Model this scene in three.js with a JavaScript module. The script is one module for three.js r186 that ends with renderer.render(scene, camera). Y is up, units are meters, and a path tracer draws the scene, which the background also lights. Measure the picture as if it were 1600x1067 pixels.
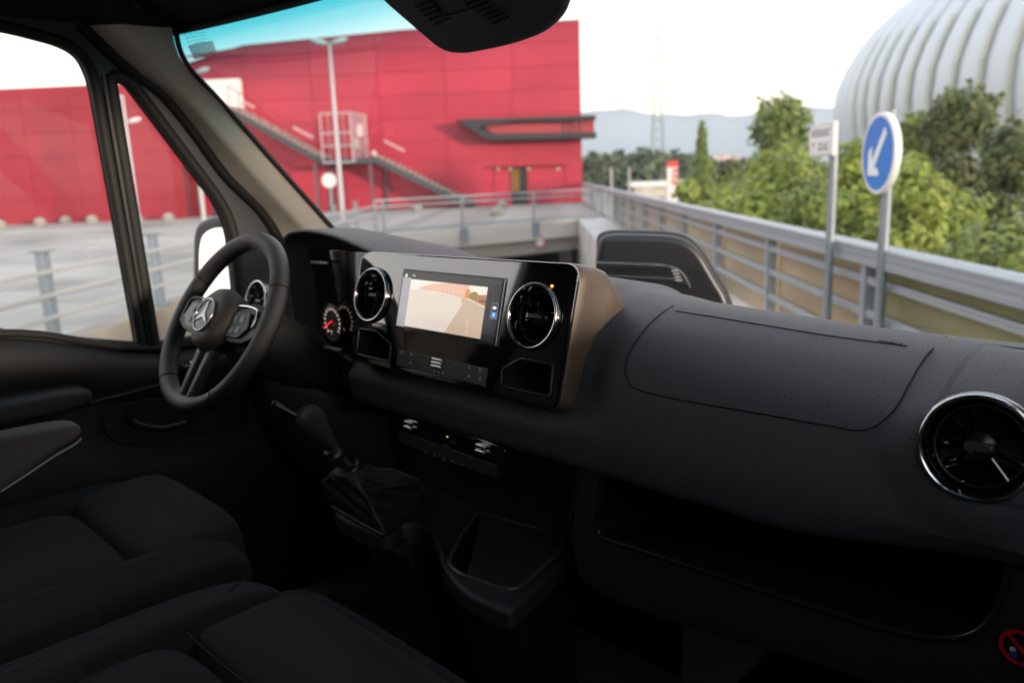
import * as THREE from 'three';
import { RoundedBoxGeometry } from 'three/addons/geometries/RoundedBoxGeometry.js';
import { mergeGeometries } from 'three/addons/utils/BufferGeometryUtils.js';

// ------------------------------------------------------------------ camera, sky, sun, exposure
const RAD = Math.PI / 180, EYE = new THREE.Vector3(0, 1.7, 0), FPX = 1250;
const scene = new THREE.Scene();
const camera = new THREE.PerspectiveCamera(2 * Math.atan(533.5 / FPX) / RAD, 1600 / 1067, 0.03, 9000);
camera.position.copy(EYE);
camera.rotation.set(-11.8 * RAD, 2.3 * RAD, -2.1 * RAD, 'YXZ');
camera.focus = 1.0; camera.userData.fStop = 4.2;
camera.updateMatrixWorld(true);
const renderer = new THREE.WebGLRenderer({ antialias: true });
renderer.setSize(1024, 682);
renderer.toneMapping = THREE.LinearToneMapping;
renderer.toneMappingExposure = 1.4;
renderer.shadowMap.enabled = true;
const SUN_AZ = 129 * RAD, SUN_EL = 5.5 * RAD;                       // azimuth to the right of the ramp's direction (-z)
const sunDir = new THREE.Vector3(Math.sin(SUN_AZ) * Math.cos(SUN_EL), Math.sin(SUN_EL), -Math.cos(SUN_AZ) * Math.cos(SUN_EL));
{
  const w = 256, h = 128, data = new Float32Array(w * h * 4), d = new THREE.Vector3();
  const mix = (a, b, t) => a.map((x, i) => x + (b[i] - x) * t), sm = (a, b, x) => { const t = Math.min(1, Math.max(0, (x - a) / (b - a))); return t * t * (3 - 2 * t); };
  for (let r = 0; r < h; r++) for (let c = 0; c < w; c++) {
    const up = ((r + 0.5) / h - 0.5) * Math.PI, ro = ((c + 0.5) / w - 0.5) * 2 * Math.PI;
    d.set(Math.cos(up) * Math.cos(ro), Math.sin(up), Math.cos(up) * Math.sin(ro));
    const e = Math.max(0, d.y);
    let s = mix([1.8, 1.52, 1.22], [1.42, 1.4, 1.37], sm(0.0, 0.25, e));
    s = mix(s, [0.72, 0.85, 1.03], sm(0.2, 0.95, e));
    const g = Math.pow(Math.max(0, d.dot(sunDir)), 6) * 0.35;
    s = [s[0] + g, s[1] + g * 0.8, s[2] + g * 0.55];
    if (d.y < 0) s = [0.3, 0.29, 0.27];
    data.set([...s, 1], (r * w + c) * 4);
  }
  const t = new THREE.DataTexture(data, w, h, THREE.RGBAFormat, THREE.FloatType);
  t.mapping = THREE.EquirectangularReflectionMapping; t.magFilter = t.minFilter = THREE.LinearFilter; t.needsUpdate = true;
  scene.background = t; scene.environment = t;
}
const sun = new THREE.DirectionalLight(new THREE.Color().setRGB(1, 0.82, 0.62), 5);
sun.position.copy(sunDir).multiplyScalar(150); sun.target.position.set(0, 0, -20); sun.castShadow = true; sun.shadow.radius = 9;
Object.assign(sun.shadow.camera, { left: -90, right: 90, top: 90, bottom: -90, near: 1, far: 400 }); sun.shadow.mapSize.set(4096, 4096);
scene.add(sun, sun.target);
scene.fog = new THREE.FogExp2(new THREE.Color().setRGB(0.93, 0.97, 1.0), 0.0003);

// ------------------------------------------------------------------ frames: world (ramp runs along -z) and van (x right, -z forward)
const VY = -43.2 * RAD, VROT = new THREE.Matrix4().makeRotationY(VY), VINV = VROT.clone().invert();
const EYEV = new THREE.Vector3(0.964, 1.7, 0.8), VORG = EYE.clone().sub(EYEV.clone().applyMatrix4(VROT));
const v3 = (x, y, z) => new THREE.Vector3(x, y, z);
const rayW = (px, py) => v3((px - 800) / FPX, -(py - 533.5) / FPX, -1).transformDirection(camera.matrixWorld);
const rayV = (px, py) => rayW(px, py).transformDirection(VINV);
const W = (px, py, ax, val) => { const r = rayW(px, py); return EYE.clone().addScaledVector(r, (val - EYE[ax]) / r[ax]); };   // where a sight line meets a plane of the world
const V = (px, py, ax, val) => { const r = rayV(px, py); return EYEV.clone().addScaledVector(r, (val - EYEV[ax]) / r[ax]); }; // the same in the van's own axes
const Wd = (px, py, depth) => EYE.clone().addScaledVector(v3((px - 800) / FPX, -(py - 533.5) / FPX, -1).applyQuaternion(camera.quaternion), depth);
const plane = (o, ex, ey) => ({ o, ex: ex.clone().normalize(), ey: ey.clone().normalize(), n: ex.clone().cross(ey).normalize() });
const onP = (P, px, py) => { const r = rayV(px, py), p = EYEV.clone().addScaledVector(r, P.o.clone().sub(EYEV).dot(P.n) / r.dot(P.n)).sub(P.o); return [p.dot(P.ex), p.dot(P.ey)]; };
const atP = (P, u, v, w = 0) => P.o.clone().addScaledVector(P.ex, u).addScaledVector(P.ey, v).addScaledVector(P.n, w);

let seed = 7;
const rnd = () => { seed = (seed + 0x6d2b79f5) | 0; let t = Math.imul(seed ^ (seed >>> 15), 1 | seed); t = (t + Math.imul(t ^ (t >>> 7), 61 | t)) ^ t; return ((t ^ (t >>> 14)) >>> 0) / 4294967296; };
const rr = (a, b) => a + (b - a) * rnd();

// ------------------------------------------------------------------ naming, things and parts
const used = new Map(), BASE = new Map();
const numbered = (n) => { const k = used.get(n) ?? 0; used.set(n, k + 1); return k ? n + '_' + String(k).padStart(3, '0') : n; };
function tag(o, label, category, group) { o.userData.label = label; o.userData.category = category; if (group) o.userData.group = group; return o; }
function thing(name, label, category, base, inVan, group) {
  const o = new THREE.Group(); o.name = numbered(name); scene.add(o); BASE.set(o, base.clone());
  if (inVan) { o.position.copy(base).applyMatrix4(VROT).add(VORG); o.rotation.y = VY; } else o.position.copy(base);
  return tag(o, label, category, group);
}
function part(parent, name, geo, mat, label) {
  const m = new THREE.Mesh(Array.isArray(geo) ? join(geo) : geo, mat), b = BASE.get(parent);
  m.name = name; m.castShadow = m.receiveShadow = true;
  m.geometry.translate(-b.x, -b.y, -b.z); BASE.set(m, b); parent.add(m);
  if (label) m.userData.label = label;
  return m;
}
function shared(parent, name, geo, mat, pos, rotY = 0) {            // alike pieces that share one geometry; pos in the thing's frame of origin
  const m = new THREE.Mesh(geo, mat), b = BASE.get(parent); m.name = name; m.castShadow = m.receiveShadow = true;
  m.position.copy(pos).sub(b); m.rotation.y = rotY; BASE.set(m, b); parent.add(m); return m;
}
function struct(name, geo, mat) { const m = new THREE.Mesh(Array.isArray(geo) ? join(geo) : geo, mat); m.name = numbered(name); m.castShadow = m.receiveShadow = true; m.userData.kind = 'structure'; scene.add(m); return m; }
function copyOf(root, pos, label, rotY, scale) { const c = root.clone(); c.name = numbered(root.name.replace(/_\d{3}$/, '')); c.position.copy(pos); if (rotY !== undefined) c.rotation.y = rotY; if (scale) c.scale.copy(scale); c.userData = { ...root.userData, label: label ?? root.userData.label }; scene.add(c); return c; }

// ------------------------------------------------------------------ shapes
const clean = (g) => { const q = g.index ? g.toNonIndexed() : g; for (const k of Object.keys(q.attributes)) if (!['position', 'normal', 'uv'].includes(k)) q.deleteAttribute(k); if (!q.attributes.uv) q.setAttribute('uv', new THREE.BufferAttribute(new Float32Array(q.attributes.position.count * 2), 2)); q.morphAttributes = {}; return q; };
const join = (gs) => mergeGeometries(gs.map(clean));
const box = (c, s, r = 0.004, seg = 2) => { const g = r > 0 ? new RoundedBoxGeometry(s[0], s[1], s[2], seg, Math.min(r, Math.min(...s) / 2.01)) : new THREE.BoxGeometry(...s); return g.translate(c.x ?? c[0], c.y ?? c[1], c.z ?? c[2]); };
function bar(a, b, w, h, up = v3(0, 1, 0), r = 0) {                // a straight bar of section w x h between two points
  const d = b.clone().sub(a), L = d.length(), z = d.normalize(), x = up.clone().cross(z).normalize(), y = z.clone().cross(x);
  const g = r ? new RoundedBoxGeometry(w, h, L, 2, r) : new THREE.BoxGeometry(w, h, L);
  return g.applyMatrix4(new THREE.Matrix4().makeBasis(x, y, z)).translate((a.x + b.x) / 2, (a.y + b.y) / 2, (a.z + b.z) / 2);
}
const rod = (a, b, r, r2 = r, seg = 10) => { const d = b.clone().sub(a), g = new THREE.CylinderGeometry(r2, r, d.length(), seg); return g.applyQuaternion(new THREE.Quaternion().setFromUnitVectors(v3(0, 1, 0), d.clone().normalize())).translate((a.x + b.x) / 2, (a.y + b.y) / 2, (a.z + b.z) / 2); };
const tube = (pts, r, closed = false, seg = 8, n = pts.length * 8, tension = 0.5) => new THREE.TubeGeometry(new THREE.CatmullRomCurve3(pts, closed, 'catmullrom', tension), n, r, seg, closed);
const line = (pts, n) => new THREE.CatmullRomCurve3(pts, false, 'centripetal').getSpacedPoints(n - 1);
function loft(rows, scale = 1, flip = false) {                     // rows of equally many points; uv in metres
  const nu = rows.length, nv = rows[0].length, pos = [], uv = [], idx = [];
  let U = new Array(nv).fill(0);
  rows.forEach((row, i) => { let s = 0; row.forEach((p, j) => { if (j) s += p.distanceTo(row[j - 1]); if (i) U[j] += p.distanceTo(rows[i - 1][j]); pos.push(p.x, p.y, p.z); uv.push(U[j] * scale, s * scale); }); });
  for (let i = 0; i < nu - 1; i++) for (let j = 0; j < nv - 1; j++) { const a = i * nv + j, b = a + 1, c = a + nv, e = c + 1; flip ? idx.push(a, b, c, b, e, c) : idx.push(a, c, b, b, c, e); }
  const g = new THREE.BufferGeometry();
  g.setAttribute('position', new THREE.Float32BufferAttribute(pos, 3)); g.setAttribute('uv', new THREE.Float32BufferAttribute(uv, 2)); g.setIndex(idx); g.computeVertexNormals(); return g;
}
const surf = (fn, nu, nv, scale = 1, flip = false) => { const rows = []; for (let i = 0; i <= nu; i++) { const row = []; for (let j = 0; j <= nv; j++) row.push(fn(i / nu, j / nv)); rows.push(row); } return loft(rows, scale, flip); };
function roundPoly(pts, r) {                                       // a THREE.Shape with rounded corners; r a number or one per corner
  const s = new THREE.Shape(), n = pts.length;
  pts.forEach((p, i) => {
    const a = pts[(i + n - 1) % n], b = pts[(i + 1) % n], q = (Array.isArray(r) ? r[i] : r);
    const da = Math.hypot(a[0] - p[0], a[1] - p[1]), db = Math.hypot(b[0] - p[0], b[1] - p[1]), ta = Math.min(q, da * 0.48), tb = Math.min(q, db * 0.48);
    const A = [p[0] + (a[0] - p[0]) / da * ta, p[1] + (a[1] - p[1]) / da * ta], B = [p[0] + (b[0] - p[0]) / db * tb, p[1] + (b[1] - p[1]) / db * tb];
    i ? s.lineTo(...A) : s.moveTo(...A); s.quadraticCurveTo(p[0], p[1], B[0], B[1]);
  });
  s.closePath(); return s;
}
function plate(P, shape, w0, depth, bevel = 0.002, seg = 2, curve = 12) { // extruded along the plane's normal from w0 to w0 + depth
  const g = new THREE.ExtrudeGeometry(shape, { depth: Math.max(1e-4, depth - 2 * bevel), bevelEnabled: bevel > 0, bevelThickness: bevel, bevelSize: bevel, bevelOffset: -bevel, bevelSegments: seg, curveSegments: curve });
  return g.translate(0, 0, w0 + bevel).applyMatrix4(new THREE.Matrix4().makeBasis(P.ex, P.ey, P.n).setPosition(P.o));
}
const lathe = (P, pts, seg = 48) => new THREE.LatheGeometry(pts.map((p) => new THREE.Vector2(...p)), seg).rotateX(Math.PI / 2).applyMatrix4(new THREE.Matrix4().makeBasis(P.ex, P.ey, P.n).setPosition(P.o)); // (radius, height along the normal)
const ring = (P, R, r, w = 0, seg = 64) => new THREE.TorusGeometry(R, r, 12, seg).translate(0, 0, w).applyMatrix4(new THREE.Matrix4().makeBasis(P.ex, P.ey, P.n).setPosition(P.o));

// ------------------------------------------------------------------ textures and materials
const hash = (x, y) => { const s = Math.sin(x * 127.1 + y * 311.7) * 43758.5453; return s - Math.floor(s); };
const vnoise = (x, y, per) => { const X = Math.floor(x), Y = Math.floor(y), f = x - X, g = y - Y, m = (a) => ((a % per) + per) % per, u = f * f * (3 - 2 * f), v = g * g * (3 - 2 * g); const a = hash(m(X), m(Y)), b = hash(m(X + 1), m(Y)), c = hash(m(X), m(Y + 1)), d = hash(m(X + 1), m(Y + 1)); return a + (b - a) * u + (c - a) * v + (a - b - c + d) * u * v; };
function tex(n, fn, rep, srgb) {
  const data = new Uint8Array(n * n * 4);
  for (let y = 0; y < n; y++) for (let x = 0; x < n; x++) { const c = fn(x / n, y / n), k = (y * n + x) * 4; if (Array.isArray(c)) data.set([c[0] * 255, c[1] * 255, c[2] * 255, 255], k); else data.set([c * 255, c * 255, c * 255, 255], k); }
  const t = new THREE.DataTexture(data, n, n); t.wrapS = t.wrapT = THREE.RepeatWrapping; t.magFilter = THREE.LinearFilter; t.minFilter = THREE.LinearFilter; t.repeat.set(rep, rep); if (srgb) t.colorSpace = THREE.SRGBColorSpace; t.needsUpdate = true; return t;
}
const retile = (t, r, r2 = r) => { const c = t.clone(); c.repeat.set(r, r2); c.needsUpdate = true; return c; };
const fbm = (u, v, p0, oct) => { let s = 0, a = 0.5, p = p0; for (let i = 0; i < oct; i++) { s += a * vnoise(u * p + i * 0.37 * 0, v * p, p); a /= 2; p *= 2; } return s / (1 - Math.pow(0.5, oct)); };
function cellGrain(n, cells) {                                     // leather-like pebbles
  const pts = []; for (let y = 0; y < cells; y++) for (let x = 0; x < cells; x++) pts.push([x + hash(x, y + 9), y + hash(x + 5, y)]);
  return tex(n, (u, v) => { const X = u * cells, Y = v * cells; let d1 = 9, d2 = 9; const cx = Math.floor(X), cy = Math.floor(Y); for (let j = -1; j <= 1; j++) for (let i = -1; i <= 1; i++) { const gx = ((cx + i) % cells + cells) % cells, gy = ((cy + j) % cells + cells) % cells, p = pts[gy * cells + gx], dx = p[0] - gx + cx + i - X, dy = p[1] - gy + cy + j - Y, d = Math.hypot(dx, dy); if (d < d1) { d2 = d1; d1 = d; } else if (d < d2) d2 = d; } return Math.min(1, (d2 - d1) * 1.6); }, 1);
}
const GRAIN = cellGrain(256, 22), NOISE = tex(256, (u, v) => fbm(u, v, 8, 5), 1), FINE = tex(256, (u, v) => hash(Math.floor(u * 256), Math.floor(v * 256)), 1);
const WEAVE = tex(128, (u, v) => 0.5 + 0.25 * Math.sin(u * 32 * Math.PI) * Math.cos(v * 32 * Math.PI) + 0.25 * hash(Math.floor(u * 128), Math.floor(v * 128)), 1);
const mat = (r, g, b, rough = 0.6, o = {}) => { const { metal = 0, ...rest } = o; const m = new THREE.MeshPhysicalMaterial({ roughness: rough, metalness: metal, side: THREE.DoubleSide, ...rest }); m.color.setRGB(r, g, b); return m; };
const stain = (lo, hi, per, oct, rep, pow = 1) => tex(256, (u, v) => { const k = Math.pow(fbm(u, v, per, oct), pow); return lo.map((a, i) => a + (hi[i] - a) * k); }, rep, true);
const M = {
  dash: mat(0.062, 0.061, 0.073, 0.5, { bumpMap: retile(GRAIN, 22), bumpScale: 0.0006, specularIntensity: 0.6 }),
  dark: mat(0.011, 0.011, 0.012, 0.55, { bumpMap: retile(GRAIN, 30), bumpScale: 0.0002 }),
  console: mat(0.026, 0.026, 0.03, 0.42, { bumpMap: retile(GRAIN, 26), bumpScale: 0.0003 }),
  black: mat(0.008, 0.008, 0.009, 0.5),
  seam: mat(0.003, 0.003, 0.003, 0.9),
  gloss: mat(0.004, 0.004, 0.005, 0.05, { clearcoat: 1, clearcoatRoughness: 0.02, ior: 2.1 }),
  satin: mat(0.012, 0.012, 0.014, 0.32),
  chrome: mat(0.78, 0.78, 0.8, 0.12, { metal: 1 }),
  surround: mat(0.06, 0.04, 0.027, 0.42, { bumpMap: retile(FINE, 20), bumpScale: 0.0001 }),  // dark plastic with the copper glow of low sun put into its colour
  fabric: mat(0.017, 0.0165, 0.018, 0.95, { bumpMap: retile(WEAVE, 30), bumpScale: 0.0014, sheen: 0.25, sheenRoughness: 0.5 }),
  fabric2: mat(0.01, 0.01, 0.011, 0.95, { bumpMap: retile(WEAVE, 30), bumpScale: 0.0014 }),
  leather: mat(0.024, 0.023, 0.024, 0.36, { bumpMap: retile(GRAIN, 30), bumpScale: 0.0003 }),
  wheel: mat(0.013, 0.013, 0.015, 0.42, { bumpMap: retile(GRAIN, 40), bumpScale: 0.00015 }),
  stitch: mat(0.22, 0.22, 0.22, 0.8),
  liner: mat(0.012, 0.012, 0.013, 0.95, { bumpMap: retile(FINE, 12), bumpScale: 0.0004 }),
  pillar: mat(0.66, 0.61, 0.56, 0.75, { bumpMap: retile(FINE, 14), bumpScale: 0.0003 }),
  rubber: mat(0.007, 0.007, 0.007, 0.7),
  bodygrey: mat(0.04, 0.04, 0.042, 0.35),
  glass: new THREE.MeshPhysicalMaterial({ transmission: 1, thickness: 0, roughness: 0, ior: 1.5, specularIntensity: 0.3, side: THREE.DoubleSide }),
  mirror: mat(0.9, 0.92, 0.93, 0.015, { metal: 1 }),
  carpet: mat(0.03, 0.03, 0.03, 1, { bumpMap: retile(FINE, 6), bumpScale: 0.002 }),
  steel: mat(0.34, 0.37, 0.4, 0.42, { metal: 0.3, map: stain([0.72, 0.74, 0.76], [0.98, 0.98, 0.98], 6, 4, 1), bumpMap: retile(NOISE, 2), bumpScale: 0.0008 }),
  concrete: mat(0.5, 0.485, 0.46, 0.9, { map: stain([0.62, 0.6, 0.57], [1, 0.99, 0.97], 4, 5, 0.35), bumpMap: retile(NOISE, 1), bumpScale: 0.004 }),
  white: mat(0.72, 0.7, 0.67, 0.75, { map: stain([0.74, 0.72, 0.7], [1, 1, 1], 4, 5, 0.3) }),
  deck: mat(0.6, 0.575, 0.535, 0.93, { map: stain([0.55, 0.55, 0.55], [1.0, 0.99, 0.97], 5, 6, 0.11, 0.8), bumpMap: retile(NOISE, 1.5), bumpScale: 0.003 }),
  road: mat(0.4, 0.36, 0.3, 0.95, { map: stain([0.7, 0.68, 0.65], [1, 1, 1], 5, 6, 0.3) }),
  paint: mat(0.72, 0.71, 0.69, 0.8, { map: stain([0.7, 0.7, 0.7], [1, 1, 1], 6, 5, 0.6) }),
  darksteel: mat(0.05, 0.055, 0.065, 0.5),
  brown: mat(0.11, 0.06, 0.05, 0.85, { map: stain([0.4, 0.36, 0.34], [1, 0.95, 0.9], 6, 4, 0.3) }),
  amber: mat(0.4, 0.2, 0.03, 0.4, { emissive: new THREE.Color(1, 0.45, 0.08), emissiveIntensity: 0.9 }),
};
const reds = [0, 1, 2].map((i) => mat(0.43 + 0.016 * i, 0.02 + 0.003 * i, 0.052 + 0.003 * i, 0.42, { map: stain([0.9, 0.89, 0.89], [1, 1, 1], 3, 5, 0.16) }));
const wingReds = [0, 1, 2].map((i) => mat(0.3 + 0.012 * i, 0.011 + 0.002 * i, 0.03 + 0.002 * i, 0.45, { map: reds[i].map }));  // same cladding; the missing windscreen veil is put in as darker colour
M.redtrim = mat(0.3, 0.02, 0.035, 0.6);

function canvasTex(w, h, draw) { const c = document.createElement('canvas'); c.width = w; c.height = h; draw(c.getContext('2d'), w, h); const t = new THREE.CanvasTexture(c); t.colorSpace = THREE.SRGBColorSpace; t.magFilter = THREE.LinearFilter; return t; }

// ================================================================== OUTSIDE: ground, ramp, deck
const RX0 = -5.0, RX1 = 1.42, PX = 2.46, FZ = -46.2;                // ramp's left and right sides, parapet line, facade plane
const slab = (x0, x1, y0, y1, z0, z1) => { const g = new THREE.BoxGeometry(x1 - x0, y1 - y0, z1 - z0).translate((x0 + x1) / 2, (y0 + y1) / 2, (z0 + z1) / 2), p = g.attributes.position, n = g.attributes.normal, u = g.attributes.uv; for (let i = 0; i < p.count; i++) { const ax = Math.abs(n.getX(i)) > 0.5, ay = Math.abs(n.getY(i)) > 0.5; u.setXY(i, ax ? p.getZ(i) : p.getX(i), ay ? p.getZ(i) : p.getY(i)); } return g; };
{
  const lowM = mat(0.14, 0.15, 0.1, 0.95, { map: stain([0.5, 0.55, 0.45], [1, 1, 1], 6, 5, 0.01) });
  const g = new THREE.CircleGeometry(2300, 64).rotateX(-Math.PI / 2).translate(0, -7, 0), u = g.attributes.uv; for (let i = 0; i < u.count; i++) u.setXY(i, u.getX(i) * 4600, u.getY(i) * 4600);
  struct('ground', g, lowM);
  struct('parking_deck', [slab(-120, RX0 - 0.3, -0.5, 0, -60, 40)], M.deck);
  // white bay lines painted on the deck
  const lines = []; for (let k = 0; k < 9; k++) { const z = -5.5 - k * 2.6; lines.push(slab(-13.2, -8.2, 0.0035, 0.006, z - 0.06, z + 0.06)); lines.push(slab(-26, -20.5, 0.0035, 0.006, z - 0.06, z + 0.06)); } lines.push(slab(-8.2, -8.08, 0.0035, 0.006, -32, 2), slab(-20.5, -20.38, 0.0035, 0.006, -30, 4));
  struct('parking_line', lines, M.paint);
  const jt = []; for (let k = 0; k < 9; k++) jt.push(slab(-60, RX0 - 0.3, 0.0005, 0.002, -3 - k * 4.6, -2.97 - k * 4.6)); for (let k = 0; k < 8; k++) jt.push(slab(-8 - k * 6.3, -7.97 - k * 6.3, 0.0022, 0.0032, -42, 8)); struct('deck_joint', jt, mat(0.1, 0.1, 0.1, 0.9));
  struct('road', [slab(RX0, PX + 0.5, -0.4, -0.002, -7, 40)], M.road);
  const R = [[v3(RX0, -0.002, -7), v3(RX1, -0.002, -7)], [v3(RX0, -2.9, -25), v3(RX1, -2.9, -25)], [v3(RX0, -3, -58), v3(RX1, -3, -58)]];
  struct('ramp', loft(R.map((r) => line(r, 6))), M.road);
  // bridge deck across the ramp: its near edge runs slightly away to the right
  const e0 = v3(RX0 - 0.3, 0, -25), e1 = v3(RX1, 0, -30), s = new THREE.Shape([[e0.x, -e0.z], [e1.x, -e1.z], [PX + 0.3, 30.6], [PX + 0.3, 60], [e0.x, 60]].map((p) => new THREE.Vector2(...p)));
  struct('bridge_deck', new THREE.ExtrudeGeometry(s, { depth: 0.3, bevelEnabled: false }).rotateX(-Math.PI / 2).translate(0, -0.302, 0), M.concrete);
  struct('bridge_edge', [bar(v3(e0.x, -0.3, e0.z + 0.1), v3(e1.x, -0.3, e1.z + 0.1), 0.26, 0.62)], M.white);
  struct('bridge_beam', [bar(v3(e0.x, -0.86, e0.z - 0.25), v3(e1.x, -0.86, e1.z - 0.25), 0.5, 0.5)], M.concrete);
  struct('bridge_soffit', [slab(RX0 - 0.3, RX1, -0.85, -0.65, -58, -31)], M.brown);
  struct('ramp_wall_left', [slab(RX0 - 0.3, RX0, -3.2, 0.14, -25, 20)], M.road);
  struct('ramp_wall_right', [slab(RX1, PX + 0.3, -3.2, -0.02, -31, -6.9)], M.white);
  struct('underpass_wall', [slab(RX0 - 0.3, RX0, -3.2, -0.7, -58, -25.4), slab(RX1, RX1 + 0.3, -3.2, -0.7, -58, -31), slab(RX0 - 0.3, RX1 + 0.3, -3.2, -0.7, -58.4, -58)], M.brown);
  struct('underpass_pillar', [slab(0.75, 1.25, -3, -0.7, -33, -32.4)], M.white);
  struct('deck_wall', [slab(PX + 0.1, PX + 0.45, -7, -0.02, -60, 40)], M.concrete);
}
// ------------------------------------------------------------------ railings
M.galv = mat(0.5, 0.53, 0.56, 0.42, { metal: 0.3, map: stain([0.7, 0.72, 0.74], [0.98, 0.98, 0.98], 6, 4, 1), bumpMap: retile(NOISE, 2), bumpScale: 0.0008 });
M.post = mat(0.2, 0.24, 0.28, 0.5, { metal: 0.2, bumpMap: retile(NOISE, 2), bumpScale: 0.0008 });
function leftRailing() {
  const t = thing('left_railing', 'grey steel railing with flat posts on the beige kerb left of the van', 'railing', v3(RX0 - 0.15, 0.14, -8), false), x = RX0 - 0.15;
  const pg = new RoundedBoxGeometry(0.09, 0.95, 0.13, 2, 0.008).translate(0, 0.475, 0), cg = new RoundedBoxGeometry(0.17, 0.025, 0.2, 2, 0.008), fg = new RoundedBoxGeometry(0.2, 0.03, 0.26, 2, 0.008);
  for (let z = 1.5; z > -24; z -= 2.4) { shared(t, 'post', pg, M.post, v3(x, 0.14, z)); shared(t, 'post_cap', cg, M.post, v3(x, 1.1, z)); shared(t, 'foot_plate', fg, M.post, v3(x, 0.155, z)); }
  for (const y of [0.89, 0.65, 0.42]) part(t, 'rail', [bar(v3(x + 0.075, y, 4), v3(x + 0.075, y, -24.7), 0.04, 0.048, undefined, 0.01)], mat(0.33, 0.34, 0.34, 0.5));
}
leftRailing();
{
  const t = thing('bridge_railing', 'thin grey railing along the edge of the bridge deck over the ramp', 'railing', v3(RX0, 0, -25), false);
  const a = v3(RX0 - 0.1, 0, -24.9), b = v3(PX - 0.15, 0, -30.6), at = (k) => a.clone().lerp(b, k);
  for (const y of [1.05, 0.86, 0.1]) part(t, 'rail', [bar(at(0).setY(y), at(1).setY(y), 0.05, 0.06, undefined, 0.01)], M.steel);
  const pg = new RoundedBoxGeometry(0.08, 1.08, 0.08, 2, 0.008).translate(0, 0.54, 0), bg = new RoundedBoxGeometry(0.26, 0.5, 0.05, 2, 0.008).translate(0, -0.22, 0.17);
  for (const k of [0, 0.03, 0.34, 0.66, 0.98]) { shared(t, 'post', pg, M.steel, at(k)); shared(t, 'post_bracket', bg, M.steel, at(k), Math.atan2(5.6, 7.3) * 0.6); }
}
{
  const t = thing('parapet_railing', 'long galvanised parapet with thick handrail and tan infill panels right of the ramp', 'railing', v3(PX, 0, -10), false);
  part(t, 'handrail', [bar(v3(PX, 1.02, 4), v3(PX, 1.02, -46), 0.18, 0.15, undefined, 0.02)], M.galv);
  for (const y of [0.83, 0.58, 0.32]) part(t, 'rail', [bar(v3(PX - 0.01, y, 4), v3(PX - 0.01, y, -24.5), 0.045, 0.06, undefined, 0.012)], M.galv);
  const pg = new RoundedBoxGeometry(0.1, 0.98, 0.085, 2, 0.006).translate(0, 0.49, 0), gg = new THREE.BoxGeometry(0.02, 0.94, 2.5);
  const tan = [0, 1, 2].map((i) => mat(0.76 + 0.02 * i, 0.63 + 0.02 * i, 0.47 + 0.02 * i, 1, { transmission: 0.3, thickness: 0, map: stain([0.6, 0.57, 0.5], [1, 0.97, 0.93], 3, 5, 0.5, 1.2) }));
  const olive = mat(0.5, 0.47, 0.31, 1, { transmission: 0.3, thickness: 0, map: stain([0.6, 0.6, 0.5], [1, 1, 0.95], 4, 5, 0.6) });
  let k = 0; for (let z = -0.86; z > -25; z -= 2.6, k++) { shared(t, 'post', pg, M.galv, v3(PX, 0, z)); shared(t, 'infill_panel', gg, z > -5 ? olive : tan[k % 3], v3(PX + 0.1, 0.49, z - 1.3)); }
  const bal = new THREE.BoxGeometry(0.05, 0.95, 0.05); for (let z = -25.6; z > -46; z -= 0.42) shared(t, 'baluster', bal, M.galv, v3(PX, 0.48, z));
  part(t, 'bottom_rail', [bar(v3(PX, 0.08, -25), v3(PX, 0.08, -46), 0.06, 0.08)], M.galv);
  const bolt = new THREE.SphereGeometry(0.016, 8, 6); for (let z = 1; z > -9; z -= 0.42) shared(t, 'bolt', bolt, M.galv, v3(PX + 0.04, 1.09, z));
}
// ------------------------------------------------------------------ signs by the parapet
{
  const sx = PX - 0.16, c = W(1372, 240, 'x', sx), foot = W(1383, 500, 'x', sx);
  const t = thing('blue_arrow_sign', 'round blue sign with white down-left arrow on grey post by the parapet', 'road sign', v3(sx + 0.06, 0, c.z), false);
  const zp = W(1386, 260, 'x', sx + 0.06).z, top = W(1388, 172, 'x', sx + 0.06).y, R = (W(1372, 176, 'x', sx).y - W(1372, 304, 'x', sx).y) / 2;
  part(t, 'post', [rod(v3(sx + 0.07, -0.002, zp), v3(sx + 0.07, top, zp), 0.036, 0.036, 20)], M.steel);
  const P = plane(v3(sx, c.y, c.z), v3(0, 0, 1), v3(0, 1, 0)); // looks to -x
  part(t, 'sign_case', [lathe(P, [[0, -0.05], [R - 0.012, -0.05], [R, -0.04], [R, -0.004], [R - 0.004, 0], [R * 0.9, 0]], 64)], mat(0.75, 0.75, 0.75, 0.4));
  part(t, 'blue_face', [lathe(P, [[0, 0.001], [R * 0.9, 0.001]], 64)], mat(0.01, 0.2, 0.62, 0.35));
  const a = new THREE.Shape([[-0.56, -0.56], [0.16, -0.56], [0.03, -0.36], [-0.16, -0.36], [0.52, 0.5], [0.38, 0.66], [-0.34, -0.2], [-0.36, 0.2], [-0.56, 0.06]].map((p) => new THREE.Vector2(p[0] * R * 0.96, p[1] * R * 0.96)));
  part(t, 'arrow', [plate(plane(P.o, v3(0, 0, -1).negate(), v3(0, 1, 0)), a, 0.0015, 0.002, 0)], mat(0.8, 0.8, 0.8, 0.5));
}
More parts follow.
